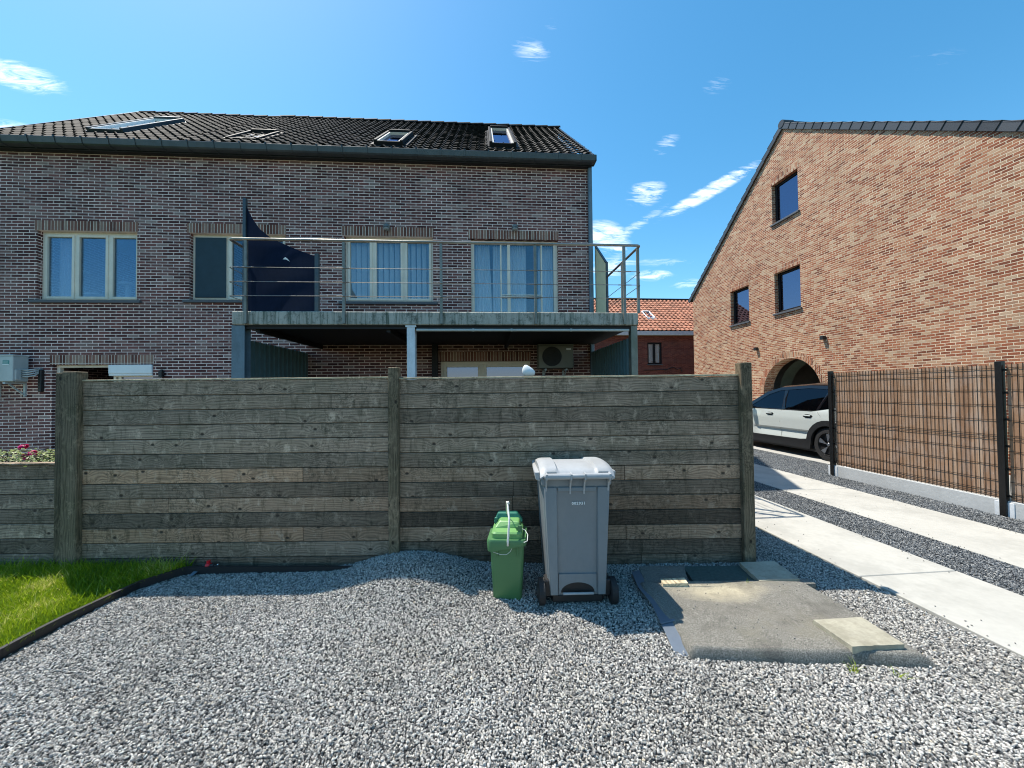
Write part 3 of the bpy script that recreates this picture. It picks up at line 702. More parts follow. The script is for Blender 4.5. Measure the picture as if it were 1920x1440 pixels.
# roof: rows of pantiles
def pantiles(b, fn, nu, nv, prof, lift=.030, jit=.006, seed=1, keep=None, sub=8):
    """fn(u tiles, v courses, height) -> point; tiles overlap the course below"""
    rr = random.Random(seed)
    for j in range(nv):
        for i in range(nu):
            if keep and not keep(i, j): continue
            jj = rr.uniform(-jit, jit); b.tint = (rr.random(), 0, 0)
            us = [i+k/sub for k in range(sub+1)]
            lo0 = b.add([fn(u, j-.08, lift*.2+jj*.5+prof(u-i)) for u in us]); lo1 = b.add([fn(u, j-.08, lift+jj+prof(u-i)) for u in us]); hi = b.add([fn(u, j+1.0, jj*.3+prof(u-i)) for u in us])
            for k in range(sub): b.face((lo0+k, lo0+k+1, lo1+k+1, lo1+k)); b.face((lo1+k, lo1+k+1, hi+k+1, hi+k))
def pan(s):
    s = s % 1.0
    return .036*(max(0, cos((s-.22)*2*PI*.9)) if s < .5 else 0)**1.2 + .004
YE = GY+.12; ZE = ZG+.03
def roofpart(h, x0, x1, dz, seed):
    S = Vector((0, YR-YE, ZR-ZE)); L = S.length; Sd = S/L; N = Vector((0, -Sd.z, Sd.y)); nv = 20; nu = round((x1-x0)/.205); tu = (x1-x0)/nu; tv = L/nv
    b = MB(); pantiles(b, lambda u, v, hh: Vector((x0+u*tu, YE, ZE+dz))+Sd*(v*tv)+N*hh, nu, nv, pan, seed=seed)
    b.tint = (.3, 0, 0)
    b.quad((x0, YR, ZR+dz), (x1, YR, ZR+dz), (x1, YB, ZG), (x0, YB, ZG))
    b.box(x0, x1, YE-.02, YF+.1, ZG-.10, ZG-.07); b.box(x0, x1, YE+.02, YE+.05, ZG-.07, ZE-.01)   # eaves board
    # ridge caps
    n = round((x1-x0)/.42); w_ = (x1-x0)/n
    for k in range(n):
        b.tint = (R.random(), 0, 0); xa, xb = x0+k*w_, x0+(k+1)*w_+.03
        rs = []
        for x, rad in ((xa, .105), (xb, .125)):
            rs.append([Vector((x, YR+cos(q)*rad*1.15, ZR+dz-.045+sin(q)*rad)) for q in [PI*m/8 for m in range(9)]])
        b.rings(rs, close=False, cap0=False, cap1=False); 
        b.rings([rs[1], [Vector((p.x, YR+(p.y-YR)*.8, p.z-.02)) for p in rs[1]]], close=False, cap0=False, cap1=False)
    ro = b.build('roof', M['tile'], h)
    return ro, (lambda u, v, hh: Vector((u, YE, ZE+dz))+Sd*v+N*hh), L
ro1, rf1, RL = roofpart(house1, XL, XS, 0.0, 3)
ro2, rf2, RL = roofpart(house2, XS, XV, .035, 5)
b = MB(); b.bar(rf2(XV-.02, -.05, -.03), rf2(XV-.02, RL, -.03), .05, .12, (0, 0, 1)); b.build('verge_board', M['gutter'], house2)
b = MB(); b.bar(rf1(XL-.0, -.05, -.0), rf1(XL-.0, RL, -.0), .06, .13, (0, 0, 1)); b.build('verge_board', M['gutter'], house1)
# gutters with brackets
def gutter(h, x0, x1, endr):
    pr = [(GY+.0, ZG), (GY-.012, ZG+.008), (GY-.016, ZG-.004), (GY+.012, ZG-.125), (GY+.045, ZG-.150), (GY+.16, ZG-.150), (GY+.19, ZG-.12), (GY+.19, ZG-.02), (GY+.175, ZG-.02), (GY+.175, ZG-.11), (GY+.15, ZG-.135), (GY+.05, ZG-.135), (GY+.024, ZG-.118)]
    pr = [(y, ZG+(z-ZG)*.84) for y, z in pr]
    b = MB(); b.rings([[Vector((x, y, z)) for y, z in pr] for x in (x0, x1)])
    if endr: b.box(x1-.004, x1+.01, GY-.012, GY+.19, ZG-.127, ZG+.004)
    b.box(x0, x1, GY+.19, GY+.205, ZG-.135, ZG+.01)
    gt = b.build('gutter', M['gutter'], h)
    n = round((x1-x0)/.53)
    for k in range(n):
        x = x0+.2+k*(x1-x0)/n; b = MB(); q = [(GY-.022, ZG+.014), (GY-.022, ZG-.01), (GY+.004, ZG-.109), (GY+.04, ZG-.133), (GY+.17, ZG-.133)]
        for (ya, za), (yb, zb) in zip(q, q[1:]): b.bar((x, ya, za), (x, yb, zb), .022, .006, (1, 0, 0)) if False else b.obox(((x), (ya+yb)/2, (za+zb)/2), (.011, 0, 0), (0, (yb-ya)/2, (zb-za)/2), Vector((0, -(zb-za), (yb-ya))).normalized()*.004)
        b.obox((x, GY+.0, ZG+.012), (.016, 0, 0), (0, .03, 0), (0, 0, .010))
        b.build('gutter_bracket', M['gutter'], gt)
gutter(house1, XL+.05, XS, False); gutter(house2, XS, XV+.02, True)
b = MB(); b.box(XL+.1, XS, GY+.205, YF-.002, ZG-.135, ZG-.115); b.build('soffit', M['soffit'], house1)
b = MB(); b.box(XS, XV-.02, GY+.205, YF-.002, ZG-.135, ZG-.115); b.box(XV-.06, XV-.02, GY+.205, YF+.3, ZG-.17, ZG-.02); b.build('soffit', M['soffit'], house2)
# downpipe and corner flashing of the end house
xa = onY(1104, 400, YF-.1).x; b = MB(); b.box(xa, xa+.085, YF-.11, YF-.02, .0, ZG-.15); b.build('downpipe', M['bluesteel'], house2, bevel=.012)
b = MB(); b.box(XC+.002, XC+.055, YF-.03, YF+.25, .0, ZG-.17); b.build('corner_flashing', M['gutter'], house2)

# roof windows
def roofwin(h, rf, pxs, open_=0.0, lift=.07, glass='skyglass', fr='framedark', inner=None):
    """pxs: pixel corners of the frame's lower left and upper right"""
    # intersect the rays with the roof plane
    o = rf(0, 0, 0); u = rf(1, 0, 0)-o; v = rf(0, 1, 0)-o; n = u.cross(v)
    def hit(px, py): d = ray(px, py); s_ = (o-CAM).dot(n)/d.dot(n); p = CAM+d*s_-o; return p.dot(u), p.dot(v)
    (ux0, v0), (ux1, v0b), (_, v1) = hit(*pxs[0]), hit(*pxs[1]), hit(*pxs[2])
    b = MB(); bx = lambda x0, x1, a, c, h0, h1: b.box(x0, x1, a, c, h0, h1, fn=rf)
    t_ = .06
    bx(ux0, ux0+t_, v0, v1, 0, lift); bx(ux1-t_, ux1, v0, v1, 0, lift); bx(ux0+t_, ux1-t_, v0, v0+t_, 0, lift*.8); bx(ux0+t_, ux1-t_, v1-t_*1.6, v1, 0, lift+.03)
    bx(ux0-.09, ux1+.09, v0-.10, v0, .0, .035); bx(ux0-.09, ux0, v0, v1+.1, .0, .05); bx(ux1, ux1+.09, v0, v1+.1, .0, .05); bx(ux0, ux1, v1, v1+.1, .0, .05)
    wn = b.build('roof_window', M[fr], h, bevel=.006)
    b = MB()
    if not open_:
        bx(ux0+t_, ux1-t_, v0+t_, v1-t_, lift*.35, lift*.45)
    else:
        b.box(ux0+t_, ux1-t_, v0+t_, v1-t_, 0, .012, fn=lambda x, a, hh: rf(x, v0+t_+(a-v0-t_)*cos(open_), lift*.5+hh+ (a-v0-t_)*sin(open_)*0-(a-v0-t_)*sin(open_)))
    b.build('pane', M[glass], wn)
    if inner:
        b = MB(); bx(ux0+t_, ux0+t_+.04, v0+t_, v1-t_*1.6, lift*.45, lift*.85); bx(ux1-t_-.04, ux1-t_, v0+t_, v1-t_*1.6, lift*.45, lift*.85); bx(ux0+t_+.04, ux1-t_-.04, v1-t_*1.6-.04, v1-t_*1.6, lift*.45, lift*.85); bx(ux0+t_+.04, ux1-t_-.04, v0+t_, v0+t_+.03, lift*.4, lift*.6)
        b.build('sash', M[inner], wn)
    return wn
roofwin(house1, rf1, ((166, 251), (237, 253), (246, 229)), lift=.13, inner='white', fr='gutter')
roofwin(house2, rf2, ((424, 264), (487, 266), (470, 251)), lift=.08, fr='framedark')
roofwin(house2, rf2, ((702, 275), (756, 277), (735, 257)), lift=.14, glass='glassdark', inner='frame')
roofwin(house2, rf2, ((918, 279), (968, 281), (952, 250)), lift=.15, glass='glassdark', inner='frame')

# curtains and blinds hang inside: each a thing
def curtain(label, x0, x1, z0, z1, y, amp=.035, waves=9, gather=0.0, mat='curtain', name='curtain', cat='curtain'):
    b = MB(); n = waves*8
    def fn(u, v):
        sh = gather*(1-v)
        x = x0+(x1-x0)*u*(1-sh)+sh*(x1-x0)*0
        return Vector((x, y+amp*sin(u*waves*2*PI+sin(u*9)*1.2)*(0.6+.4*v), z0+(z1-z0)*v))
    b.grid(fn, n, 4); return tag(b.build(name, M[mat], smooth=True), label, cat)
c = W1; curtain('pale curtain hanging at the edge of the wide three part window of the left house', c[0]+.12, c[0]+.50, c[2]+.03, c[3]-.06, YF+.30, waves=5)
c = D4; curtain('white gathered curtain drawn aside in the left pane of the balcony door', c[0]+.08, c[0]+.42, 2.79, c[3]-.03, YF+.32, waves=7, gather=-.25)
curtain('long grey curtain behind the middle panes of the balcony door', c[0]+.50, c[0]+1.28, 2.79, c[3]-.03, YF+.33, waves=13)
curtain('narrow curtain behind the right hand pane of the balcony door', c[1]-.42, c[1]-.06, 2.79, c[3]-.03, YF+.32, waves=6)
vb = MB(); n = 15; c = W3
for k in range(n):
    x = c[0]+.05+(c[1]-c[0]-.1)*(k+.5)/n; a_ = .80
    vb.obox((x, YF+.27, (c[2]+c[3])/2), (.058*cos(a_), .058*sin(a_), 0), (-.0008*sin(a_), .0008*cos(a_), 0), (0, 0, (c[3]-c[2])/2-.03))
vb.box(c[0]+.03, c[1]-.03, YF+.25, YF+.29, c[3]-.05, c[3]-.01)
tag(vb.build('vertical_blind', M['curtain']), 'pale vertical blind drawn across the three part window above the balcony', 'blind')
# cat tree seen through the first window
tr = thing('cat_tree', 'white cat tree standing behind the middle and right panes of the left window', 'cat tree', (onY(150, 540, YF+.5).x, YF+.55, 2.78))
for q, (px, topy) in enumerate(((150, 512), (240, 535))):
    pt = onY(px, topy, YF+.55); b = MB(); b.tube([(pt.x, pt.y, 2.78), (pt.x, pt.y, pt.z)], .05, 10); b.build('post', M['white'], tr)
    b = MB(); b.tube([(pt.x, pt.y, pt.z), (pt.x, pt.y, pt.z+.05)], .15, 16); b.build('platform', M['white'], tr)
b = MB(); pt = onY(165, 553, YF+.55); b.box(pt.x-.22, pt.x+.3, pt.y-.15, pt.y+.15, pt.z-.02, pt.z+.02); b.build('platform', M['white'], tr)

# wall lamps
def bulkhead(px, py, label):
    c = onY(px, py, YF); tg = thing('wall_lamp', label, 'lamp', (c.x, YF, c.z), 0, 'round lamps above the balcony windows')
    b = MB(); b.box(c.x-.045, c.x+.045, YF-.05, YF-.001, c.z+.02, c.z+.06); b.tube([(c.x, YF-.03, c.z+.02), (c.x, YF-.09, c.z-.01), (c.x, YF-.10, c.z-.04)], [.03, .075, .07], 14); b.build('housing', M['railpost'], tg, bevel=.006)
    b = MB(); b.tube([(c.x, YF-.10, c.z-.035), (c.x, YF-.10, c.z-.07), (c.x, YF-.10, c.z-.09)], [.066, .055, .025], 14); b.build('glass_cover', M['glasslamp'], tg, smooth=True)
bulkhead(727, 428, 'round wall lamp on the soldier course above the window with the vertical blind')
bulkhead(965, 429, 'round wall lamp on the soldier course above the balcony door')
c = onY(306, 701, YF); tg = thing('wall_lamp', 'small dark box lamp on brick beside the half shuttered patio door', 'lamp', (c.x, YF, c.z))
b = MB(); b.box(c.x-.04, c.x, YF-.03, YF-.001, c.z-.08, c.z+.09); b.box(c.x-.02, c.x+.05, YF-.10, YF-.03, c.z-.07, c.z+.06); b.build('housing', M['blackplastic'], tg, bevel=.005)

# air conditioners
def aircon(label, xr, w_, zt, hgt, yf, yb, lab=True, fan=True, cm='acbody'):
    tg = thing('air_conditioner', label, 'air conditioner', (xr-w_/2, yb, zt-hgt))
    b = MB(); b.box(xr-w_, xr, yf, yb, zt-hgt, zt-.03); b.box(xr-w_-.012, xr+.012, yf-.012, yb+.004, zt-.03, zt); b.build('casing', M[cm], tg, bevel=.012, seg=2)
    cx, cz, rr_ = xr-w_*.62, zt-hgt*.52, hgt*.40
    b = MB()
    for k in range(7):
        ra = rr_*(k+1)/7; b.tube([(cx+ra*cos(q*PI/12), yf-.022, cz+ra*sin(q*PI/12)) for q in range(25)], .0035, 5, caps=False)
    for k in range(6): a_ = k*PI/3; b.tube([(cx, yf-.02, cz), (cx+rr_*cos(a_), yf-.02, cz+rr_*sin(a_))], .004, 5)
    b.tube([(cx, yf-.006, cz), (cx, yf-.002, cz)], rr_*1.02, 28); b.build('fan_grille', M['acdark'], tg)
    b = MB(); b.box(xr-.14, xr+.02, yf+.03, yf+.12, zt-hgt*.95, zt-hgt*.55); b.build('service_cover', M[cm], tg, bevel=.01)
    for k in range(2):
        b = MB(); x = xr-w_*(.2+.6*k); b.box(x-.02, x+.02, yf+.0, YF-.002, zt-hgt-.05, zt-hgt-.012); b.box(x-.02, x+.02, YF-.03, YF-.002, zt-hgt-.30, zt-hgt-.05); b.bar((x, YF-.02, zt-hgt-.28), (x, yf+.08, zt-hgt-.05), .025, .02, (1, 0, 0)); b.build('bracket', M['acbody'], tg)
    return tg
xb_ = onY(54, 690, YF-.10).x; ratio = ray(24, 690); yfa = xb_*ratio.y/ratio.x
zt = onY(54, 667, YF-.10).z; zb = onY(24, 715, yfa).z
ac = aircon('pale air conditioner on a bracket near the half shuttered patio door with a teal label', xb_, .80, zt, zt-zb, yfa, YF-.10)
lb = onY(11, 680, yfa); b = MB(); b.box(lb.x-.055, lb.x+.06, yfa-.004, yfa+.002, lb.z-.05, lb.z+.045); lbo = b.build('label_sticker', M['aclabel'], ac)
b = MB()
for k in range(2): b.box(lb.x-.045, lb.x+.05, yfa-.006, yfa-.0045, lb.z-.012+k*.022, lb.z-.004+k*.022)
b.box(lb.x-.055, lb.x+.06, yfa-.006, yfa-.0045, lb.z-.048, lb.z-.030); b.build('print', M['white'], lbo)
b = MB()
for k in range(4):
    z_ = onY(60, 694+k*4, YF-.15).z; e = onY(77, 692+k*2, YF-.02)
    b.tube([(xb_-.02, YF-.22, z_), (xb_+.08, YF-.2, z_-.004), (xb_+.16, YF-.14, z_+.02), (e.x, YF-.05, e.z), (e.x+.01, YF+.02, e.z)], .013, 8)
b.build('refrigerant_pipe', M['acbody'], ac, smooth=True)
b = MB(); e = onY(79, 700, YF-.02); b.box(e.x-.035, e.x+.03, YF-.07, YF-.002, e.z-.38, e.z+.07); b.build('pipe_duct', M['blackplastic'], ac, bevel=.01)
x_ = onY(1075, 665, YF-.10); z2 = onY(1040, 645, YF-.38).z; z3 = onY(1040, 690, YF-.38).z
xl_ = onY(1010, 665, YF-.38).x; xr_ = onY(1075, 665, YF-.38).x
ac2 = aircon('air conditioner in the dark shade under the concrete balcony', xr_, xr_-xl_, z2, z2-z3, YF-.38, YF-.08, cm='acshaded')
b = MB(); b.box(xr_-.155, xr_-.05, YF-.385, YF-.379, z2-.13, z2-.09); b.build('label_sticker', M['white'], ac2)

# ---------------------------------------------------------------- balcony
BY = 5.95
BX0, BX1 = onY(434, 595, BY).x, onY(1197, 597, BY).x
ZT, ZB = onY(800, 584.5, BY).z, onY(800, 609, BY).z
bal = thing('balcony', 'concrete balcony with stained edge on blue grey steel columns and teal side walls', 'balcony', ((BX0+BX1)/2, BY, 0))
b = MB(); b.box(BX0, BX1, BY, YF-.004, ZB, ZT); b.build('slab', M['slabedge'], bal, bevel=.012)
b = MB(); b.box(BX0+.03, BX1-.03, BY+.03, YF-.006, ZB-.012, ZB-.0005); b.build('shade_plate', M['soffit'], bal)  # black plate added to darken the space under the slab
def col(name, px0, px1, y, d, mat, web=True):
    x0, x1 = onY(px0, 650, y).x, onY(px1, 650, y).x; b = MB()
    b.box(x0, x1, y, y+.012, 0, ZB-.004); b.box(x0, x1, y+d, y+d+.012, 0, ZB-.004); xm = (x0+x1)/2; b.box(xm-.006, xm+.006, y+.012, y+d, 0, ZB-.004)
    b.box(x0-.02, x1+.02, y-.01, y+d+.02, ZB-.03, ZB-.004)
    return b.build(name, M[mat], bal)
col('column', 763, 778, BY+.03, .12, 'palesteel'); 
b = MB(); x0 = onY(434, 650, BY+.03).x; b.box(x0, x0+.19, BY+.03, BY+.045, 0, ZB-.004); b.box(x0+.09, x0+.105, BY+.045, BY+.17, 0, ZB-.004); b.box(x0, x0+.19, BY+.17, BY+.185, 0, ZB-.004); b.build('column', M['bluesteel'], bal)
b = MB(); x1 = onY(1196, 650, BY+.03).x; b.box(x1-.11, x1, BY+.03, BY+.15, 0, ZB-.004); b.build('column', M['railpost'], bal, bevel=.006)
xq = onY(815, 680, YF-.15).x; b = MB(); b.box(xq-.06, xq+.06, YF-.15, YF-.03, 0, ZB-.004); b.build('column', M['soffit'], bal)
for xx, nm, sgn in ((x0+.02, 'left', 1), (x1-.10, 'right', -1)):
    b = MB(); n = 15; ya, yb_ = BY+.20, YF-.02; dy = (yb_-ya)/n
    for k in range(n):
        y = ya+k*dy; b.box(xx, xx+.03, y, y+dy, 0, ZB-.19)
        if sgn > 0: b.box(xx+.03, xx+.055, y, y+.022, 0, ZB-.19)
        else: b.box(xx-.025, xx, y, y+.022, 0, ZB-.19)
    b.build('side_cladding', M['teal'], bal)
b = MB(); b.box(x0+.1, x1-.1, BY+.06, BY+.11, ZB-.055, ZB-.005)
for k in range(3): xx = x0+.3+k*2.0; b.box(xx, xx+.06, BY+.12, YF-.01, ZB-.10, ZB-.003)
b.build('beam', M['soffit'], bal)
x2 = onY(778, 612, BY+.03).x; b = MB(); b.tube([(x2+.02, BY+.05, ZB-.075), (x1-.14, BY+.05, ZB-.075)], .022, 8)
for f in (.25, .42, .69): b.tube([(x2+(x1-x2)*f, BY+.05, ZB-.075), (x2+(x1-x2)*f+.03, BY+.05, ZB-.075)], .028, 8)
b.build('drain_pipe', M['acbody'], bal)
# railing
rl = MB(); ZH = onY(826, 453.5, BY-.06).z; RY = BY-.045
RX0, RX1 = onY(429, 452, RY).x, onY(1200, 460, RY).x
YP = BY+1.62
def arc(cx, cy, r, a0, a1, n=5): return [(cx+r*cos(a0+(a1-a0)*k/n), cy+r*sin(a0+(a1-a0)*k/n)) for k in range(n+1)]
top = [(RX0, BY+.42)]+[(x, y) for x, y in arc(RX0+.06, RY+.06, .06, PI, 1.5*PI)]+arc(RX1-.06, RY+.06, .06, 1.5*PI, 2*PI)+[(RX1, YP)]
zslope = lambda x: ZH
rl.tube([(x, y, ZH) for x, y in top], .021, 10); rail = rl.build('railing', M['metalrail'], bal, smooth=True)
def rpost(x, y, z0): b = MB(); b.bar((x, y, z0), (x, y, ZH-.02), .012, .042, (0, 1, 0)) if False else b.box(x-.020, x+.020, y-.006, y+.034, z0, ZH-.018); b.build('railing_post', M['railpost'], rail)
for px in (460, 644, 827, 1004, 1171): rpost(onY(px, 520, RY).x, RY, ZB+.01)
rpost(RX1-.012, RY+.06, ZT); rpost(RX1-.012, BY+.72, ZT); rpost(RX0+.012, BY+.36, ZT)
wz = [onY(827, y, RY).z for y in (505.5, 531.5, 557)]
for z in wz:
    b = MB(); b.tube([(RX0+.0, BY+.42, z)]+[(x, y, z) for x, y in arc(RX0+.05, RY+.04, .05, PI, 1.5*PI)]+[(x, y, z) for x, y in arc(RX1-.05, RY+.04, .05, 1.5*PI, 2*PI)]+[(RX1, YP, z)], .0055, 6)
    for px in (460, 644, 827, 1004, 1171):
        x = onY(px, 520, RY).x
        b.tube([(x-.11, RY-.010, z), (x+.11, RY-.010, z)], .0085, 6)
    b.build('railing_cable', M['metalrail'], rail)
# privacy panel at the house corner
b = MB(); zt0, zt1 = onX(1110, 482, RX1).z, onX(1132, 500, RX1).z
b.poly([(YP, ZT), (YF-.01, ZT), (YF-.01, zt0+.15), (YP, zt1)], [], lambda y, z, w: Vector((RX1+w, y, z)), -.02, .0)
pv = b.build('privacy_panel', M['beige']); tag(pv, 'beige privacy panel with a sloping top edge at the end of the balcony', 'panel')
fr = MB(); fr.bar((RX1-.01, YP, zt1+.012), (RX1-.01, YF-.01, zt0+.162), .045, .022); fr.box(RX1-.03, RX1+.012, YP-.035, YP-.001, ZT, zt1+.02)
fr.build('frame', M['gutter'], pv)
# navy cloth windbreak
SY = BY+.20; sail = thing('shade_sail', 'navy cloth windbreak stretched between two posts on the balcony corner', 'windbreak', (onY(460, 583, SY).x, SY, ZT))
xa, xb = onY(459.5, 480, SY).x, onY(593, 530, SY).x; zt1, zt2 = onY(459, 372, SY).z, onY(593, 476, SY).z
b = MB(); b.box(xa-.028, xa+.018, SY-.02, SY+.03, ZT, zt1); b.build('pole', M['gutter'], sail)
b = MB(); b.box(xb-.018, xb+.042, SY-.02, SY+.03, ZT, zt2); b.build('pole', M['gutter'], sail)
cv = [(460, 380), (467, 398), (475, 412), (487, 429), (505, 444), (522, 452), (540, 460), (562, 470), (592, 481)]
cx_ = [onY(x, y, SY) for x, y in cv]
def topz(x):
    for p, q in zip(cx_, cx_[1:]):
        if p.x <= x <= q.x: return p.z+(q.z-p.z)*(x-p.x)/(q.x-p.x)
    return cx_[-1].z
def clothf(u, v):
    x = xa+.015+(xb-xa-.03)*u; zt_ = topz(min(max(x, cx_[0].x), cx_[-1].x)); z = ZT+.02+(zt_-ZT-.02)*v
    return Vector((x, SY+.006+.13*sin(PI*u)*sin(PI*min(1, v*1.1))*(.3+sin(5*u+3*v)*.55)+.045*sin(11*v-6*u)*sin(PI*u)-.05*max(0, 1-abs(v-.62-.25*(u-.5))/.10)*sin(PI*u), z))
b = MB(); b.grid(clothf, 44, 26); b.build('cloth', M['navyfabric'], sail, smooth=True)
st = onY(536, 486, SY-.06); b = MB(); k = b.add([(st.x-.05, SY-.055, st.z+.0), (st.x-.01, SY-.06, st.z+.035), (st.x+.02, SY-.058, st.z+.012), (st.x+.06, SY-.055, st.z-.035), (st.x, SY-.06, st.z-.004)]); b.face(range(k, k+5)); b.build('patch', M['white'], sail)  # white shape stands in for a bright hole in the cloth
for o in [q for q in bpy.data.objects if q not in before and q.parent is None and q.name in COL.objects]:
    o.matrix_world = Matrix.Rotation(HA, 4, 'Z') @ (WORLD.get(o) or Matrix.Identity(4))
FRAME = Matrix.Identity(3)
# white cushion shape just visible over the fence
pc = onF(992, 694, 5.4); gt_ = thing('garden_ornament', 'small white rounded garden ornament just showing above the wooden fence', 'ornament', (pc.x, pc.y, 0))
b = MB(); rs = []
for k, (z, r, ox) in enumerate([(-.09, .06, 0), (-.06, .085, 0), (-.02, .09, -.005), (.02, .07, -.02), (.05, .045, -.035), (.075, .015, -.045)]):
    rs.append([Vector((pc.x+ox+r*cos(a*PI/8)*(1+.1*sin(a)), pc.y+r*.7*sin(a*PI/8), pc.z+z)) for a in range(16)])
b.rings(rs); b.build('shade', M['white'], gt_, smooth=True)
b = MB(); b.tube([(pc.x, pc.y, 0), (pc.x, pc.y, pc.z-.08)], .012, 8); b.tube([(pc.x, pc.y, 0), (pc.x, pc.y, .03)], .12, 14); b.build('stand', M['railpost'], gt_)
# ---------------------------------------------------------------- orange brick house
XW = 10.0
WMAP = lambda y, z, w: Vector((XW+w, y, z))
def wrect(TL, TR, BR, BL):
    ps = [onX(*p, XW) for p in (TL, TR, BR, BL)]
    return (ps[1].y+ps[2].y)/2, (ps[0].y+ps[3].y)/2, (ps[2].z+ps[3].z)/2, (ps[0].z+ps[1].z)/2
WA = wrect((1447.4, 347.6), (1494, 317), (1498, 394.4), (1447, 422)); WB = wrect((1452.6, 512.5), (1499.4, 495.8), (1502, 576.7), (1452.6, 588)); WC = wrect((1370.3, 547), (1403, 535), (1405.7, 602.8), (1370, 609.7))
el = onX(1299, 556, XW); ap = onX(1468, 236, XW); rr_ = onX(1920, 237, XW)
sl_ = (ap.z-rr_.z)/(ap.y-rr_.y); ye = ap.y-(ap.z-el.z)/sl_
aL, aR, aT = onX(1432.8, 751, XW).y, onX(1541, 719, XW).y, onX(1489, 671, XW).z
ac_, ar_ = (aL+aR)/2, (aL-aR)/2; az = aT-ar_*1.0
archl = [(aR, .02)]+[(ac_-ar_*cos(PI*k/20), az+ar_*sin(PI*k/20)) for k in range(21)]+[(aL, .02)]
h3 = thing('brick_house', 'large orange brick house with a steep gable and an arched garage opening', 'house', (XW, el.y, 0))
outer = [(ye, -.05), (el.y, -.05), (el.y, el.z), (ap.y, ap.z), (ye, el.z)]
rl4 = lambda r: [(r[0], r[2]), (r[1], r[2]), (r[1], r[3]), (r[0], r[3])]
b = MB(); b.poly(outer, [rl4(WA), rl4(WB), rl4(WC), archl], WMAP, 0, .35)
b.box(XW+.35, XW+12, el.y-.35, el.y, -.05, el.z); b.box(XW+.35, XW+12, ye, ye+.35, -.05, el.z); b.poly(outer, [], WMAP, 11.65, 12.0)
b.build('wall', M['redbrick'], h3)
for r, glass in ((WA, 'glassdark'), (WB, 'glassdark'), (WC, 'glassdark')):
    window(h3, r, (), inset=.13, mat='framedark', glass=glass, mapf=WMAP, siller=.05, fw=.05, sw=.035, sillmat='sill')
    b = MB(); b.box(XW-.004, XW+.1, r[0]-.04, r[1]+.04, r[3]+.003, r[3]+.21); b.build('lintel', M['redsoldier'], h3)
# voussoirs of the arch
b = MB(); n = 34
for k in range(n):
    a0, a1 = PI*(k+.07)/n, PI*(k+.93)/n
    q = [(ac_-rr2*cos(a), az+rr2*sin(a)) for rr2, a in ((ar_+.002, a0), (ar_+.002, a1), (ar_+.215, a1), (ar_+.215, a0))]
    b.poly(q, [], WMAP, -.008, .2)
b.build('arch_bricks', M['redsoldier'], h3)
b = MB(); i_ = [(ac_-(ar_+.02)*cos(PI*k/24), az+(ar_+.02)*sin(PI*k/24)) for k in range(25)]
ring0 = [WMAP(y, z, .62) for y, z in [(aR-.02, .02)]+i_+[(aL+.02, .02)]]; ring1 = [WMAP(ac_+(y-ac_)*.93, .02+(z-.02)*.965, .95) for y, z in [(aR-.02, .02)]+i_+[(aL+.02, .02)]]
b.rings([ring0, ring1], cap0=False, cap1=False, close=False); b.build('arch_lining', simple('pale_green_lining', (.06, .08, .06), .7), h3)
b = MB(); gy0, gy1 = aR-.6, aL+.6
b.box(XW+3.5, XW+3.6, gy0, gy1, 0, 3.1); b.box(XW+.36, XW+3.5, gy0-.1, gy0, 0, 3.1); b.box(XW+.36, XW+3.5, gy1, gy1+.1, 0, 3.1); b.box(XW+.36, XW+3.6, gy0, gy1, 3.1, 3.2); b.build('garage_interior', M['room'], h3)
b = MB(); b.box(XW+3.3, XW+3.48, gy0+.7, gy1-.2, 2.05, 2.2); b.box(XW+3.4, XW+3.48, gy0+.9, gy1-.4, 0, 2.05); b.build('garage_door', simple('dark_blue_door', (.05, .07, .13), .6), h3)
b = MB(); b.box(XW+.36, XW+9, ye+.4, el.y-.4, 3.2, 3.3); b.build('interior', M['room'], h3)
# roof slopes and the verge tiles
SR = Vector((0, ye-ap.y, el.z-ap.z)); SLf = Vector((0, el.y-ap.y, el.z-ap.z))
b = MB()
for S_ in (SR, SLf):
    L_ = S_.length; sd = S_/L_; Nn = Vector((0, -sd.z, sd.y)); Nn = Nn if Nn.z > 0 else -Nn
    apx = Vector((XW-.02, ap.y, ap.z)); nv = round(L_/.34); tv = (L_+.35)/nv
    pantiles(b, lambda u, v, hh: Vector((apx.x+u*.30, 0, 0))+Vector((0, apx.y, apx.z+.03))+sd*(L_+.35-v*tv)+Nn*hh, 40, nv, pan, seed=11, sub=4)
b.build('roof', M['verge'], h3)
b = MB()
for S_, n_ in ((SR, None), (SLf, None)):
    L_ = S_.length+.30; sd = S_.normalized(); Nn = Vector((0, -sd.z, sd.y)); Nn = Nn if Nn.z > 0 else -Nn; n = round(L_/.345)
    for k in range(n):
        b.tint = (R.random(), 0, 0); s0, s1 = k*L_/n, (k+1)*L_/n+.03
        A0 = Vector((XW, ap.y, ap.z))+sd*s0; A1 = Vector((XW, ap.y, ap.z))+sd*s1
        for x0, x1, n0, n1 in ((-.055, -.03, -.085, .075), (-.055, .16, .050, .080)):
            vs_ = []
            for (Aq, gx) in ((A0, 0.0), (A1, .022)):
                for nn in (n0, n1+gx):
                    for xx in (x0-gx*.8, x1): vs_.append(Aq+Vector((xx, 0, 0))+Nn*nn)
            k0 = b.add(vs_)
            for q in ((0, 1, 3, 2), (4, 5, 7, 6), (0, 1, 5, 4), (2, 3, 7, 6), (0, 2, 6, 4), (1, 3, 7, 5)): b.face([k0+i for i in q])
b.tint = (.5, 0, 0)
vb_ = b.build('verge', M['verge'], h3, bevel=.008)
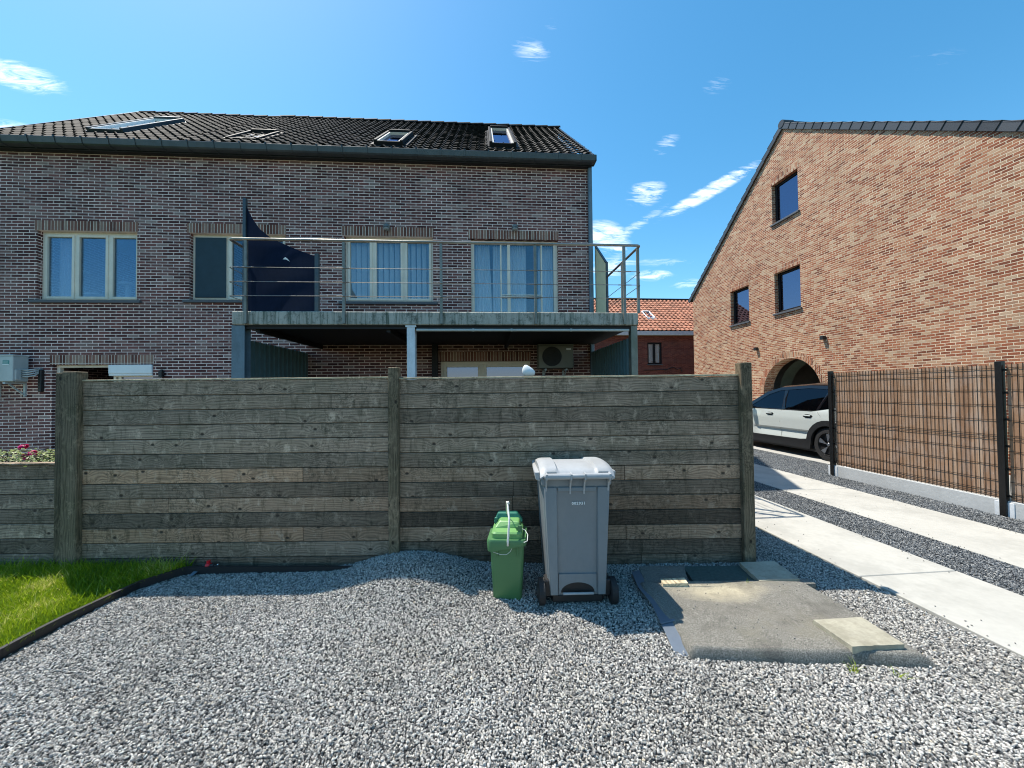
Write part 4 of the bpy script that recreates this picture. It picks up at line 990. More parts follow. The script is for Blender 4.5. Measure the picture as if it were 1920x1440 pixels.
b = MB(); b.tube([(XW-.075, ap.y, ap.z+.06), (XW+.3, ap.y, ap.z+.06)], .12, 14); b.tube([(XW+.3, ap.y, ap.z+.06), (XW+12, ap.y, ap.z+.06)], .10, 10); b.build('ridge_cap', M['verge'], h3)
def cubelamp(px, py, label):
    c = onX(px, py, XW); tg = thing('wall_lamp', label, 'lamp', (XW, c.y, c.z), 0, 'cube lamps beside the arch')
    b = MB(); b.box(XW-.11, XW-.012, c.y-.055, c.y+.055, c.z-.06, c.z+.05); b.box(XW-.012, XW-.001, c.y-.045, c.y+.045, c.z-.045, c.z+.035); b.build('housing', M['blackplastic'], tg, bevel=.004)
    b = MB(); b.box(XW-.095, XW-.03, c.y-.04, c.y+.04, c.z-.064, c.z-.0605); b.build('lens', M['glasslamp'], tg)
cubelamp(1420, 654, 'small black cube lamp on orange brick at the far side of the arch')
cubelamp(1546, 633, 'small black cube lamp on orange brick on the near side of the arch')

# ---------------------------------------------------------------- distant red house
YD = 20.5; zE = onY(1220, 628, YD).z; zD = onY(1220, 563, YD+3.6).z; zf = onY(1220, 622, YD-.2).z
h4 = thing('brick_house', 'distant dark red brick house with an orange tiled roof between the two nearer houses', 'house', (4, YD, 0))
wr = frect(1214, 642, 1241, 683, YD)
b = MB(); b.poly([(3, -.05), (19, -.05), (19, zE), (3, zE)], [rloop(wr)], lambda x, z, w: Vector((x, YD+w, z)), 0, .3)
b.box(3, 19, YD+7, YD+7.3, -.05, zE); b.box(3, 3.3, YD+.3, YD+7, -.05, zE); b.box(18.7, 19, YD+.3, YD+7, -.05, zE); b.build('wall', M['farbrick'], h4)
window(h4, wr, (.5,), inset=.06, mat='framedark', glass='glassclear', mapf=lambda x, z, w: Vector((x, YD+w, z)), siller=.04, fw=.06, sw=.03, sillmat='sill')
b = MB(); E0 = Vector((0, YD-.25, zf+.05)); E1 = Vector((0, YD+3.6, zD)); S_ = E1-E0; L_ = S_.length; sd = S_/L_; Nn = Vector((0, -sd.z, sd.y)); nu, nv = 60, 14
rf4 = lambda u, v, hh: Vector((u, 0, 0))+E0+sd*v+Nn*hh
pantiles(b, lambda u, v, hh: rf4(3+u*16/nu, v*L_/nv, hh*1.5), nu, nv, pan, seed=21, sub=6)
b.tint = (.4, 0, 0); b.quad((3, YD+3.6, zD), (19, YD+3.6, zD), (19, YD+7.5, zf), (3, YD+7.5, zf)); b.build('roof', M['tileorange'], h4)
b = MB(); b.box(3, 19, YD-.30, YD-.02, zf-.20, zf+.03); b.build('fascia', simple('pale_fascia', (.62, .60, .60), .6), h4)
b = MB(); b.tube([(3, YD+3.6, zD+.03), (19, YD+3.6, zD+.03)], .10, 8); b.build('ridge_cap', M['tile'], h4)
roofwin(h4, rf4, ((1213, 598), (1228, 598), (1222, 586)), lift=.10, fr='white', glass='glassdark')
curtain('pale net curtain inside the small window of the distant red house', wr[0]+.05, wr[1]-.05, wr[2], wr[3], YD+.20, waves=10)
b = MB(); q = [(1208, 694), (1250, 693), (1262, 688), (1270, 693), (1276, 690), (1279, 697)]
b.tube([onY(x, y, YD-.03) for x, y in q], .02, 5); tag(b.build('wall_cable', M['blackplastic']), 'thin dark cable strung along the distant red brick wall', 'cable')

# ---------------------------------------------------------------- wooden fences
def planks(b, x0, x1, z1, rows, pitch, joints, tones, y0=0.0, th=.022, seed=0):
    rr = random.Random(seed)
    for r in range(rows):
        za = z1-(r+1)*pitch; zb = z1-r*pitch-.008
        cuts = [x0]+sorted(joints.get(r, []))+[x1]
        for k, (a, c) in enumerate(zip(cuts, cuts[1:])):
            tn = tones.get((r, k), tones.get(r, (0, 0)))
            b.tint = (rr.random(), min(1, tn[0]+rr.uniform(0, .08)), min(1, max(0, tn[1]+rr.uniform(-.08, .08))))
            dy = rr.uniform(-.003, .003)
            b.box(a+.002, c-.002, y0+dy, y0+th+dy, max(za, -.06), zb)
    b.tint = (.5, 0, 1.2); b.box(x0, x1, y0+th*.55, y0+th*.9, max(-.05, z1-rows*pitch), z1-.01)  # backing tinted dark to paint the shadow line between boards
fx = lambda px: lat(onF(px, 880, FD)); fz = lambda py, px=700: onF(px, py, FD).z
FT = fz(709); AX = -YAW
fence = thing('wooden_fence', 'tall weathered grey green plank fence behind the two bins', 'fence', fl(fx(740), FD), AX)
Mf = wm(fence); base = fx(740)
TF = lambda x, y, z: Mf @ Vector((x-base, y, z))
class FB(MB):
    def build(s, *a, **k):
        s.v = [TF(*v) for v in s.v]; return MB.build(s, *a, **k)
pitch = .1445
A0, A1, B0, B1 = fx(150), fx(737), fx(745), fx(1396)
b = FB(); planks(b, A0, A1, FT, 13, pitch, {6: [fx(568)], 8: [fx(315)], 10: [fx(568)], 12: [fx(318)]},
    {0: (.05, .1), 1: (.1, 0), 2: (0, 0), 4: (.1, 0), 6: (.85, 0), (6, 1): (.6, 0), 7: (.1, .3), 8: (.45, .1), 9: (0, .5), 10: (.85, .05), (10, 1): (.5, .15), 11: (0, .35), 12: (.1, .6)}, seed=2)
b.build('plank_panel', M['wood'], fence, bevel=.003)
b = FB(); planks(b, B0, B1, FT-.012, 13, pitch, {6: [fx(1171)], 8: [fx(960)], 10: [fx(1172)], 7: [fx(962)], 12: [fx(1200)]},
    {0: (.0, .2), 1: (.05, .2), 2: (0, .1), 3: (.1, 0), 4: (.15, 0), 5: (.1, .1), 6: (.5, .1), 7: (.0, .55), 8: (.5, .25), (8, 1): (.6, .1), 9: (0, .95), 10: (.4, .35), (10, 1): (.45, 0), 11: (0, 1), 12: (.1, .8)}, seed=5)
b.build('plank_panel', M['wood'], fence, bevel=.003)
b = FB(); b.tint = (.2, .3, 0); b.box(A0, A1, -.012, .034, FT-.004, FT+.014); b.build('top_cap', M['woodblock'], fence, bevel=.003)  # paler wood puts the sun on the top edge into the colour
b = FB(); b.tint = (.7, .3, 0); b.box(B0, B1, -.012, .034, FT-.016, FT+.002); b.build('top_cap', M['woodblock'], fence, bevel=.003)  # pale for the sunlit edge, like the other cap
def fpost(px0, px1, py, seed, d0=-.055, d1=.045):
    b = FB(); b.tint = (seed*.37, .05, .15); x0, x1 = fx(px0), fx(px1); b.box(x0, x1, d0, d1, -.1, fz(py, (px0+px1)/2)); b.build('post', M['woodpost'], fence, bevel=.008)
fpost(126, 155, 697, 1); fpost(109, 127, 699, 2, -.035, .06); fpost(731, 750, 689, 3); fpost(1387, 1408, 680, 4)
LT = fz(871, 50); low = thing('wooden_fence', 'low weathered plank fence below the flowering roses beside the lawn', 'fence', fl(fx(0), FD), AX)
b = FB(); planks(b, fx(-420), fx(112), LT-.0, 9, pitch, {3: [fx(-190)]}, {0: (.15, 0), 1: (0, .1), 3: (0, .2), 5: (0, .4), 6: (0, .55), 7: (0, .7)}, seed=9, y0=.006)
b.build('plank_panel', M['wood'], low, bevel=.003)
b = FB(); b.tint = (.4, .2, 0); b.box(fx(-420), fx(109), -.02, .05, LT-.002, LT+.016); b.build('top_cap', M['wood'], low, bevel=.003)
b = FB(); b.tint = (.4, .1, .1); b.box(fx(-300), fx(-280), -.05, .045, -.1, LT+.03); b.build('post', M['woodpost'], low, bevel=.008)
# side fence running back to the balcony, only its shadow reaches the drive
p0 = fl(fx(1398), FD+.06); side = thing('wooden_fence', 'plank fence running back from the corner post to the balcony', 'fence', p0, PI/2)
Ms = wm(side); ln = BY-p0.y-.1
class SB(MB):
    def build(s, *a, **k):
        s.v = [Ms @ Vector(v) for v in s.v]; return MB.build(s, *a, **k)
b = SB(); planks(b, -.03, ln, FT, 13, pitch, {}, {}, seed=12, y0=-.03); b.build('plank_panel', M['wood'], side, bevel=.003)
b = SB(); b.tint = (.3, 0, .1); b.box(ln, ln+.09, -.05, .05, -.1, FT+.05); b.build('post', M['woodpost'], side, bevel=.006)

# planter and roses behind the low fence
pl = thing('planter', 'raised wooden planter bed of dark soil behind the low fence', 'planter', fl(fx(0), FD+.35))
b = FB(); b.box(fx(-420), fx(106), .05, .07, 0, LT-.06); b.box(fx(-420), fx(106), .70, .72, 0, LT-.04); b.box(fx(-420), fx(-418), .07, .70, 0, LT-.06); b.box(fx(104), fx(106), .07, .70, 0, LT-.06); b.build('box', M['wood'], pl)
b = FB(); b.box(fx(-418), fx(104), .07, .70, .3, LT-.08); b.build('soil', M['soil'], pl)
def rose(px, label, blooms, seed, n=420, sx=.30, hh=.19):
    rr = random.Random(seed); c = fl(fx(px), FD+.30, LT-.08); tg = thing('rose_bush', label, 'rose bush', c, 0, 'rose bushes in the planter')
    b = MB()
    for k in range(9):
        e = c+Vector((rr.uniform(-sx, sx), rr.uniform(-.18, .18), hh*rr.uniform(.6, 1))); b.tube([c+Vector((rr.uniform(-.08, .08), rr.uniform(-.05, .05), 0)), (c+e)/2+Vector((0, 0, .05)), e], .004, 5)
    b.build('stem', M['soil'], tg)
    b = MB()
    for k in range(n):
        p = c+Vector((rr.gauss(0, sx*.5), rr.gauss(0, .13), 0)); p.z = c.z+.01+hh*(1-min(1, abs(p.x-c.x)/sx/1.6))*rr.random()**.7
        a = rr.uniform(0, 2*PI); tl = rr.uniform(-.5, .8); L_ = rr.uniform(.018, .036); d = Vector((cos(a)*cos(tl), sin(a)*cos(tl), sin(tl))); s_ = d.cross(Vector((rr.uniform(-.5, .5), rr.uniform(-.5, .5), 1))).normalized()*L_*.42
        up = s_.cross(d).normalized()*L_*.12
        b.tint = (rr.random(), 0, 0); k0 = b.add([p, p+d*L_*.45+s_+up, p+d*L_, p+d*L_*.45-s_+up, p+d*L_*.5]); b.face((k0, k0+1, k0+2, k0+4)); b.face((k0, k0+4, k0+2, k0+3))
    b.build('foliage', M['leaf'], tg)
    for (bx_, by_, rad) in blooms:
        q = onF(bx_, by_, FD+.24); b = MB()
        for k in range(34):
            a = rr.uniform(0, 2*PI); el_ = rr.uniform(-.5, 1.4); rk = rad*rr.uniform(.5, 1); n_ = Vector((cos(a)*cos(el_), sin(a)*cos(el_), sin(el_))); t1 = n_.cross(Vector((0, 0, 1))).normalized()*rad*.48; t2 = n_.cross(t1).normalized()*rad*.42
            ctr = q+n_*rk; b.tint = (rr.random(), 0, 0)
            k0 = b.add([ctr-t2-n_*rad*.2, ctr+t1*.9-t2*.2, ctr+t1*.5+t2+n_*rad*.15, ctr-t1*.5+t2+n_*rad*.15, ctr-t1*.9-t2*.2]); b.face(range(k0, k0+5))
        b.build('bloom', M['petal'], tg)
rose(18, 'rose bush with pale leaves and no open bloom at the end of the planter', [], 1)
rose(55, 'rose bush with magenta blooms rising above the low fence', [(44, 838, .034), (50, 856, .036), (62, 850, .034)], 2)
rose(98, 'rose bush with orange tinged leaves against the tall fence post', [], 3)
rose(-60, 'rose bush at the outer end of the planter', [(-70, 850, .03)], 4)
# ---------------------------------------------------------------- bins
def local(tg):
    m = wm(tg)
    class LB(MB):
        def build(s, *a, **k):
            s.v = [m @ Vector(v) for v in s.v]; return MB.build(s, *a, **k)
    return LB
def rrect(hx, y0, y1, r, z, n=4):
    pts = []
    for cx, cy, a0 in ((hx-r, y0+r, -PI/2), (hx-r, y1-r, 0), (-hx+r, y1-r, PI/2), (-hx+r, y0+r, PI)):
        for k in range(n+1): a = a0+PI/2*k/n; pts.append(Vector((cx+r*cos(a), cy+r*sin(a), z)))
    return pts
GD = 2.97; gl = (1079-960)/FPX*GD
gb = thing('wheelie_bin', 'large grey wheeled bin with a pale lid standing with its handle side out', 'bin', fl(gl, GD, 0.0), -YAW+.02)
LB = local(gb)
# body: z, half width, back, front
prof = [(.075, .226, .036, .50), (.11, .231, .0345, .515), (.50, .251, .0192, .58), (.94, .268, .002, .635), (.955, .280, -.006, .65), (1.02, .284, -.008, .655)]
b = LB(); b.rings([rrect(hx, y0, y1, .035, z) for z, hx, y0, y1 in prof]); body = autosmooth(b.build('body', M['grayplastic'], gb))
# raised strakes on the back, a shallow framed panel and the axle arch
yb = lambda z: .035+(z-.075)*(-.035/.86)
b = LB()
def strip(xa0, xa1, xb0, xb1, z0, z1, d0, d1):
    vs_ = [(xa0, yb(z0), z0), (xa1, yb(z0), z0), (xb1, yb(z1), z1), (xb0, yb(z1), z1)]
    k = b.add([(x, y+.004, z) for x, y, z in vs_]+[(x+(.006 if i in (0, 3) else -.006), y-(d0 if i < 2 else d1), z) for i, (x, y, z) in enumerate(vs_)])
    for q in ((4, 5, 6, 7), (0, 1, 5, 4), (1, 2, 6, 5), (2, 3, 7, 6), (3, 0, 4, 7)): b.face([k+i for i in q])
strip(-.224, -.152, -.262, -.158, .09, .94, .030, .012); strip(.152, .224, .158, .262, .09, .94, .030, .012)
strip(-.157, .157, -.157, .157, .905, .94, .012, .012)
autosmooth(b.build('strake', M['grayplastic'], gb, bevel=.005, seg=2))
b = LB(); arch = [(-.150, .085)]+[(-.135*cos(PI*k/14), .105+.078*sin(PI*k/14)) for k in range(15)]+[(.150, .085), (.150, .25), (-.150, .25)]
b.poly(arch, [], lambda x, z, w: Vector((x, yb(z)-.012+w, z)), 0, .02); b.build('axle_arch', M['grayplastic'], gb, bevel=.003)
b = LB(); b.poly([(-.134*cos(PI*k/14), .100+.080*sin(PI*k/14)) for k in range(15)], [], lambda x, z, w: Vector((x, yb(z)-.004+w, z)), 0, .012); b.build('axle_recess', M['blackplastic'], gb)
b = LB(); b.tube([(-.12, .0, .105), (.12, .0, .105)], .010, 8); b.build('foot_bar', M['graylid'], gb, smooth=True)
# scuffs where the bin has been knocked
b = LB(); b.box(-.205, .205, .03, .30, .02, .085); b.build('axle_housing', M['blackplastic'], gb, bevel=.01)
b = LB(); b.tube([(-.30, .055, .10), (.30, .055, .10)], .011, 8); b.build('axle', M['gutter'], gb)
for sx in (-1, 1):
    x = sx*.285; b = LB(); b.tube([(x-.026, .055, .10), (x-.022, .055, .10), (x+.022, .055, .10), (x+.026, .055, .10)], [.088, .10, .10, .088], 28); wl = b.build('wheel', M['tyre'], gb, smooth=False)
    b = LB(); xo = x+sx*.027; b.tube([(xo, .055, .10), (xo+sx*.012, .055, .10)], [.062, .045], 20); b.tube([(xo, .055, .10), (xo+sx*.022, .055, .10)], [.02, .015], 12); b.build('hub', M['blackplastic'], wl)
    b = LB(); b.box(sx*.20, sx*.262, .02, .13, .075, .20); b.build('wheel_bracket', M['blackplastic'], gb, bevel=.006)
# rim, side wings, handle bar with fins
b = LB(); b.rings([rrect(.292, -.012, .668, .04, z) for z in (1.005, 1.035)]); b.build('rim', M['grayplastic'], gb, bevel=.004)
for sx in (-1, 1):
    b = LB(); b.rings([[Vector((sx*x, y, z)) for x, y, z in q] for q in (
        [(.285, .04, .975), (.322, .06, .985), (.330, .06, 1.05), (.290, .04, 1.055)], [(.285, .30, .985), (.318, .32, .99), (.326, .32, 1.04), (.290, .30, 1.05)], [(.285, .64, .99), (.305, .62, .995), (.310, .62, 1.035), (.290, .64, 1.045)])])
    b.build('side_wing', M['graylid'], gb, bevel=.006)
b = LB(); b.tube([(-.262, -.055, 1.035), (.262, -.055, 1.035)], .0185, 14); b.build('handle_bar', M['graylid'], gb, smooth=True)
for x in (-.245, -.055, .055, .245):
    b = LB(); b.poly([(-.075, 1.012), (-.078, 1.055), (-.03, 1.065), (.01, 1.03), (.01, .90), (-.006, .885), (-.016, .93), (-.04, .985)], [], lambda y, z, w, x=x: Vector((x+w, y, z)), -.006, .006); b.build('handle_fin', M['graylid'], gb, bevel=.002)
# lid
def lidf(u, v):
    x = -.292+.584*u; y = -.035+.725*v
    z = 1.052+.085*sin(PI*min(1, v*1.02))**.55*(1-.28*v) - .030*v
    xs = abs(x)/.292
    valley = .020*(1-min(1, max(0, (xs-.50)/.05)))
    z -= valley*sin(PI*min(1, .1+v*.9))**.5
    z -= .022*max(0, (xs-.80)/.20)**2.2
    z -= .010*max(0, .08-v)/.08
    return Vector((x, y, z))
b = LB(); b.grid(lidf, 40, 22)
n0 = len(b.v); edge = [i for i in range(41)]+[i*41+40 for i in range(1, 23)]+[22*41+i for i in range(39, -1, -1)]+[i*41 for i in range(21, 0, -1)]
k = b.add([Vector((b.v[i].x, b.v[i].y, min(b.v[i].z-.012, 1.045))) for i in edge]); E_ = len(edge)
for i in range(E_): b.face((edge[i], edge[(i+1) % E_], k+(i+1) % E_, k+i))
lid = autosmooth(b.build('lid', M['graylid'], gb), 40)
b = LB()
for sx in (-1, 1): b.box(sx*.165, sx*.245, -.040, -.012, 1.045, 1.068)
b.build('hinge_block', M['grayplastic'], lid, bevel=.004)
for x0, x1 in ((-.255, -.062), (.062, .255)):
    b = LB(); b.tube([(x0, -.055, 1.035), (x1, -.055, 1.035)], .024, 14); b.build('hinge_sleeve', M['graylid'], lid)
# stamped number
cu = bpy.data.curves.new('number', 'FONT'); cu.body = '002931'; cu.size = .030; cu.align_x = 'CENTER'; cu.space_character = 1.25; cu.extrude = .0008; cu.offset = .0010
to = bpy.data.objects.new('tmp', cu); COL.objects.link(to); bpy.context.view_layer.update()
me = bpy.data.meshes.new_from_object(to.evaluated_get(bpy.context.evaluated_depsgraph_get())); bpy.data.objects.remove(to)
zt_ = .80; me.transform(Matrix.Translation((.012, yb(zt_)-.003, zt_)) @ Matrix.Rotation(PI/2+.039, 4, 'X')); me.materials.clear(); me.materials.append(M['white'])
no = bpy.data.objects.new('number_marking', me); COL.objects.link(no); no.parent = body; WORLD[no] = wm(gb)
# scuff marks are low mouldings on the body
b = LB()
for sx in (-1, 1): b.rings([[Vector((sx*(.118+r*.9*cos(a*PI/6)), yb(.20)-.006*(1-q), .195+r*2.2*sin(a*PI/6))) for a in range(12)] for q, r in ((0, .006), (1, .015))], cap1=False)
b.build('moulding', M['blackplastic'], gb)

# small green bin
CD = 3.06; cl = (947-960)/FPX*CD
cb = thing('kitchen_bin', 'small green bin with a pale wire handle standing beside the large grey bin', 'bin', fl(cl, CD, 0.0), -YAW-.06)
LB = local(cb)
b = LB(); b.rings([rrect(hx, y0, y1, .03, z) for z, hx, y0, y1 in [(.0, .112, .015, .24), (.012, .118, .01, .25), (.25, .130, .004, .27), (.455, .140, .0, .285)]]); autosmooth(b.build('body', M['green'], cb))
b = LB()
for x in (-.075, .085): b.box(x-.006, x+.006, -.012, .01, .36, .45)
b.build('rib', M['green'], cb, bevel=.003)
# rim collar, deeper on one side
b = LB(); bot = lambda x: .452-.045*max(0, min(1, (-x-.02)/.06))**1.0
o0 = rrect(.158, -.030, .315, .045, 0, 8); o1 = rrect(.163, -.036, .320, .045, 0, 8); i0_ = rrect(.135, .0, .28, .035, 0, 8)
b.rings([[Vector((p.x, p.y, bot(p.x)+.004)) for p in i0_], [Vector((p.x, p.y, bot(p.x))) for p in o0], [Vector((p.x, p.y, .485)) for p in o1], [Vector((p.x*.96, p.y*.96+.006, .502)) for p in o1]]); autosmooth(b.build('collar', M['green'], cb))
b = LB(); b.rings([rrect(.128, .0, .285, .04, z, 8) if q == 0 else rrect(.128-q, q, .285-q, .04, z, 8) for z, q in ((.498, 0), (.540, .0), (.552, .010))]); autosmooth(b.build('lid', M['greenlid'], cb))
b = LB(); b.rings([[Vector((x, y, z)) for x, y in q] for z, q in ((.548, [(-.115, .10), (.115, .10), (.115, .27), (-.115, .27)]), (.60, [(-.07, .15), (.095, .12), (.095, .26), (-.07, .26)]))]); lk = b.build('lid_hump', M['greenlid'], cb, bevel=.012, seg=2)
b = LB(); b.box(.075, .095, .05, .10, .55, .575); b.box(.088, .125, .03, .05, .50, .60); b.build('latch', M['green'], cb, bevel=.004)
b = LB(); b.rings([[Vector((x, y, z)) for x, y in q] for z, q in ((.56, [(-.13, .215), (.125, .215), (.125, .33), (-.13, .33)]), (.635, [(-.095, .24), (.075, .24), (.075, .315), (-.095, .315)]))]); b.box(-.12, -.09, .19, .215, .55, .61); b.build('hinge_cover', simple('shaded_green_plastic', (.02, .16, .11), .5), cb, bevel=.010, seg=2)  # darker green carries the fence's shade on the back of the lid
b = LB(); b.tube([(.012, -.042, .462), (.013, -.042, .50), (.020, -.03, .60), (.024, -.01, .665), (.016, .02, .70), (.010, .05, .735), (.006, .07, .765), (-.002, .09, .775), (-.010, .12, .765), (-.016, .20, .68), (-.02, .26, .60)], [.0085, .009, .009, .009, .009, .008, .008, .006, .004, .004, .004], 8)
b.tube([(.002, .07, .768), (.018, .075, .775)], .014, 8); b.build('handle', M['wire'], cb, smooth=True)
b = LB(); b.tube([(.14, -.04, .49), (.168, -.03, .50), (.172, .02, .53), (.15, .05, .555), (.12, .05, .57)], .0035, 6); b.tube([(-.11, -.014, .40), (-.05, -.022, .385), (0, -.022, .385), (.03, -.022, .41), (.06, -.03, .47)], .0018, 5); b.build('wire', M['wire'], cb)

# ---------------------------------------------------------------- roof felt mat, pavers and offcuts
def mcorner(px, py, z): return onZ(px, py, z)
BLp, BRp, FRp, FLp = mcorner(1197, 1096, .05), mcorner(1522, 1094, .06), mcorner(1764, 1256, .0), mcorner(1296, 1238, .0)
mat_ = MB(); O = BLp.copy(); O.z = 0
def matf(u, v):                      # u left to right, v back to front
    p = BLp.lerp(BRp, u).lerp(FLp.lerp(FRp, u), v)
    h = .075*(1-max(0, (v-.955)/.045)**2.2)*(1-max(0, (u-.93)/.07)**2*.8)*(1-max(0, (.03-u)/.03)**2*.5)
    h += .012*mnoise.noise(Vector((u*2.2, v*2.1, 4)))-.022*math.exp(-((u-.4)/.25)**2-((v-.25)/.3)**2) + .002*mnoise.noise(Vector((u*14, v*9, 1)))
    w_ = .010*mnoise.noise(Vector((v*5, u*5, 9)))
    return Vector((p.x+w_, p.y+w_-(.035*(1-(2*u-1)**2) if False else 0), max(.004, h)))
mg = thing('felt_mat', 'sheet of mineral roofing felt laid as a mat beside the grey bin', 'felt mat', O, -YAW)
mat_.grid(matf, 60, 88); n0 = len(mat_.v)
ed = [i for i in range(61)]+[i*61+60 for i in range(1, 89)]+[88*61+i for i in range(59, -1, -1)]+[i*61 for i in range(87, 0, -1)]
k = mat_.add([Vector((mat_.v[i].x, mat_.v[i].y, -.012)) for i in ed]); E_ = len(ed)
for i in range(E_): mat_.face((ed[i], ed[(i+1) % E_], k+(i+1) % E_, k+i))
mat_.build('sheet', M['felt'], mg, smooth=True)
# back strip of felt with its seam and the darker offcuts behind it
b = MB(); q0, q1, q2, q3 = mcorner(1205, 1102, .062), mcorner(1530, 1094, .064), mcorner(1515, 1085, .064), mcorner(1290, 1090, .064)
b.rings([[Vector((p.x, p.y, .02)) for p in (q0, q1, q2, q3)], [q0, q1, q2, q3]]); b.build('overlap_strip', M['felt'], mg, bevel=.003)
def slab(name, label, cat, pxs, z, th, mat, bev=.006, rough=0.0, group=None):
    b = MB(); ps = [mcorner(x, y, z) for x, y in pxs]
    c = sum(ps, Vector())/len(ps); n = 14
    P_ = []
    for i, p in enumerate(ps):
        q = ps[(i+1) % len(ps)]
        for k_ in range(n):
            w_ = p.lerp(q, k_/n); rr = R.uniform(-rough, rough); P_.append(w_+(w_-c).normalized()*rr)
    b.poly([(p.x, p.y) for p in P_], [], lambda x, y, w: Vector((x, y, w)), z, z-th)
    return tag(b.build(name, mat, bevel=bev), label, cat, group)
slab('paving_slab', 'square sandy paving slab lying on the sunlit front corner of the felt mat', 'paving slab', [(1525, 1162), (1598, 1212), (1696, 1208), (1616, 1157)], .105, .048, M['paver'], rough=.0025)
slab('paving_slab', 'grey paving slab lying by the foot of the corner post', 'paving slab', [(1386, 1054), (1424, 1089), (1499, 1085), (1452, 1052)], .085, .045, M['paver'], rough=.0025)
slab('felt_offcut', 'dark green felt offcut in the shade behind the felt mat', 'offcut', [(1280, 1062), (1304, 1094), (1424, 1092), (1386, 1060)], .05, .05, M['feltgreen'], rough=.004)
slab('felt_offcut', 'brownish felt offcut lying against the fence beside the wheel of the grey bin', 'offcut', [(1198, 1062), (1212, 1098), (1292, 1096), (1282, 1060)], .058, .05, M['felt'], rough=.004)
slab('wood_block', 'small pale wooden block at the back corner of the felt mat', 'block', [(1238, 1085), (1243, 1095), (1290, 1093), (1283, 1083)], .092, .035, M['woodblock'], bev=.003)
b = MB(); c = [((1184, 1072), (1203, 1068), .05), ((1196, 1100), (1220, 1098), .055), ((1222, 1132), (1246, 1131), .058), ((1238, 1165), (1270, 1162), .062), ((1252, 1196), (1282, 1194), .045), ((1268, 1231), (1296, 1228), .012)]
rs = [[mcorner(*l_, z), mcorner(*r_, z+.004), mcorner(*r_, z+.004)-Vector((0, 0, .006)), mcorner(*l_, z)-Vector((0, 0, .006))] for l_, r_, z in c]
b.rings(rs); p_, q_ = mcorner(1238, 1168, .066), mcorner(1274, 1160, .070); b.bar(p_, q_, .022, .008)
tag(b.build('flashing_strip', M['lead'], bevel=.002), 'blue grey flashing strip along the bin side of the felt mat', 'strip')
# hose connector and off cut on the edging
hc = onZ(391, 1061, .06); tg = thing('hose_connector', 'red and black hose connector lying on the gravel at the end of the lawn edging', 'hose connector', (hc.x, hc.y, 0))
b = MB(); rx = R0
b.tube([hc-rx*.020, hc-rx*.014, hc+rx*.014, hc+rx*.020], [.022, .030, .030, .022], 14); b.tube([hc+Vector((0, 0, .02)), hc+Vector((0, 0, .052))], [.014, .018], 10); b.build('coupling', M['red'], tg, smooth=False, bevel=.002)
b = MB(); b.tube([hc+rx*.018, hc+rx*.055], .020, 12); b.tube([hc+rx*.055, hc+rx*.085], .012, 10); b.tube([hc-rx*.055, hc-rx*.018], .012, 10); b.build('nozzle', M['blackplastic'], tg)
b = MB(); b.tube([hc+rx*.088+Vector((0, 0, .012)), hc+rx*.098+Vector((0, 0, .012))], .010, 8); b.build('thread', M['alloy'], tg)
b = MB(); a_, c_ = onZ(357, 1080, .02), onZ(376, 1064, .04); b.bar(a_, c_, .035, .006, (0, 0, 1)); tag(b.build('plastic_peg', M['bluesteel']), 'short grey plastic peg lying beside the red hose connector', 'peg')

# ---------------------------------------------------------------- wire mesh fence with wooden slats
XM = 6.86
PY = [onX(1561, 800, XM).y, onX(1880, 800, XM).y]; span = PY[0]-PY[1]; PY += [PY[1]-span, PY[1]-2*span]
mf = thing('mesh_fence', 'black wire mesh fence filled with brown wooden slats on a concrete base', 'fence', (XM, PY[0], 0))
mtop = onX(1720, 690, XM).z; H0, H1 = .20, mtop
for k in range(3):
    ya, yb_ = PY[k+1]+.05, PY[k]-.045
    rr = random.Random(30+k); b = MB(); n = round((yb_-ya)/.0565); dy = (yb_-ya)/n
    for i in range(n):
        b.tint = (rr.random(), rr.random()**2*.6, rr.random()*.25); off = rr.uniform(-.002, .002); y0 = ya+i*dy
        b.box(XM+.018+off, XM+.030+off, y0+.0010, y0+dy-.0010-(.002 if rr.random() < .2 else 0), H0+.012, H1-rr.uniform(.004, .018))
    b.build('slat_panel', M['slat'], mf)
    b = MB(); n = round((yb_-ya)/.05)
    for i in range(n+1):
        y = ya+i*(yb_-ya)/n; b.box(XM+.0105, XM+.0145, y-.002, y+.002, H0+.005, H1)
    for z in [H0+.05]+[H0+.05+.2*q for q in range(1, 9)]:
        if z < H1: b.box(XM+.0065, XM+.0105, ya, yb_, z-.0028, z+.0028)
    for z in (H0+.05+.8-.05, H1-.06, H0+.10): b.box(XM+.0065, XM+.0105, ya, yb_, z-.0028, z+.0028)
    b.build('mesh_panel', M['black'], mf)
    b = MB(); b.box(XM-.012, XM+.034, PY[k+1]-.0, PY[k]-.0, -.06, H0); b.build('base_plate', M['basebeam'], mf, bevel=.004)
for k in range(4):
    y = PY[k]; b = MB(); b.box(XM-.045, XM-.014, y-.033, y+.033, -.08, H1+.03); b.box(XM-.014, XM+.03, y-.026, y+.026, H0+.002, H1+.03)
    for z in (.25, .6, .9, 1.25, 1.6, 1.9): b.box(XM-.012, XM+.006, y-.062, y-.030, z, z+.03)
    b.build('post', M['black'], mf, bevel=.003)
    b = MB(); b.box(XM-.020, XM-.0125, y-.095, y+.095, -.02, H0-.02); b.build('clamp_plate', M['palesteel'], mf, bevel=.002)

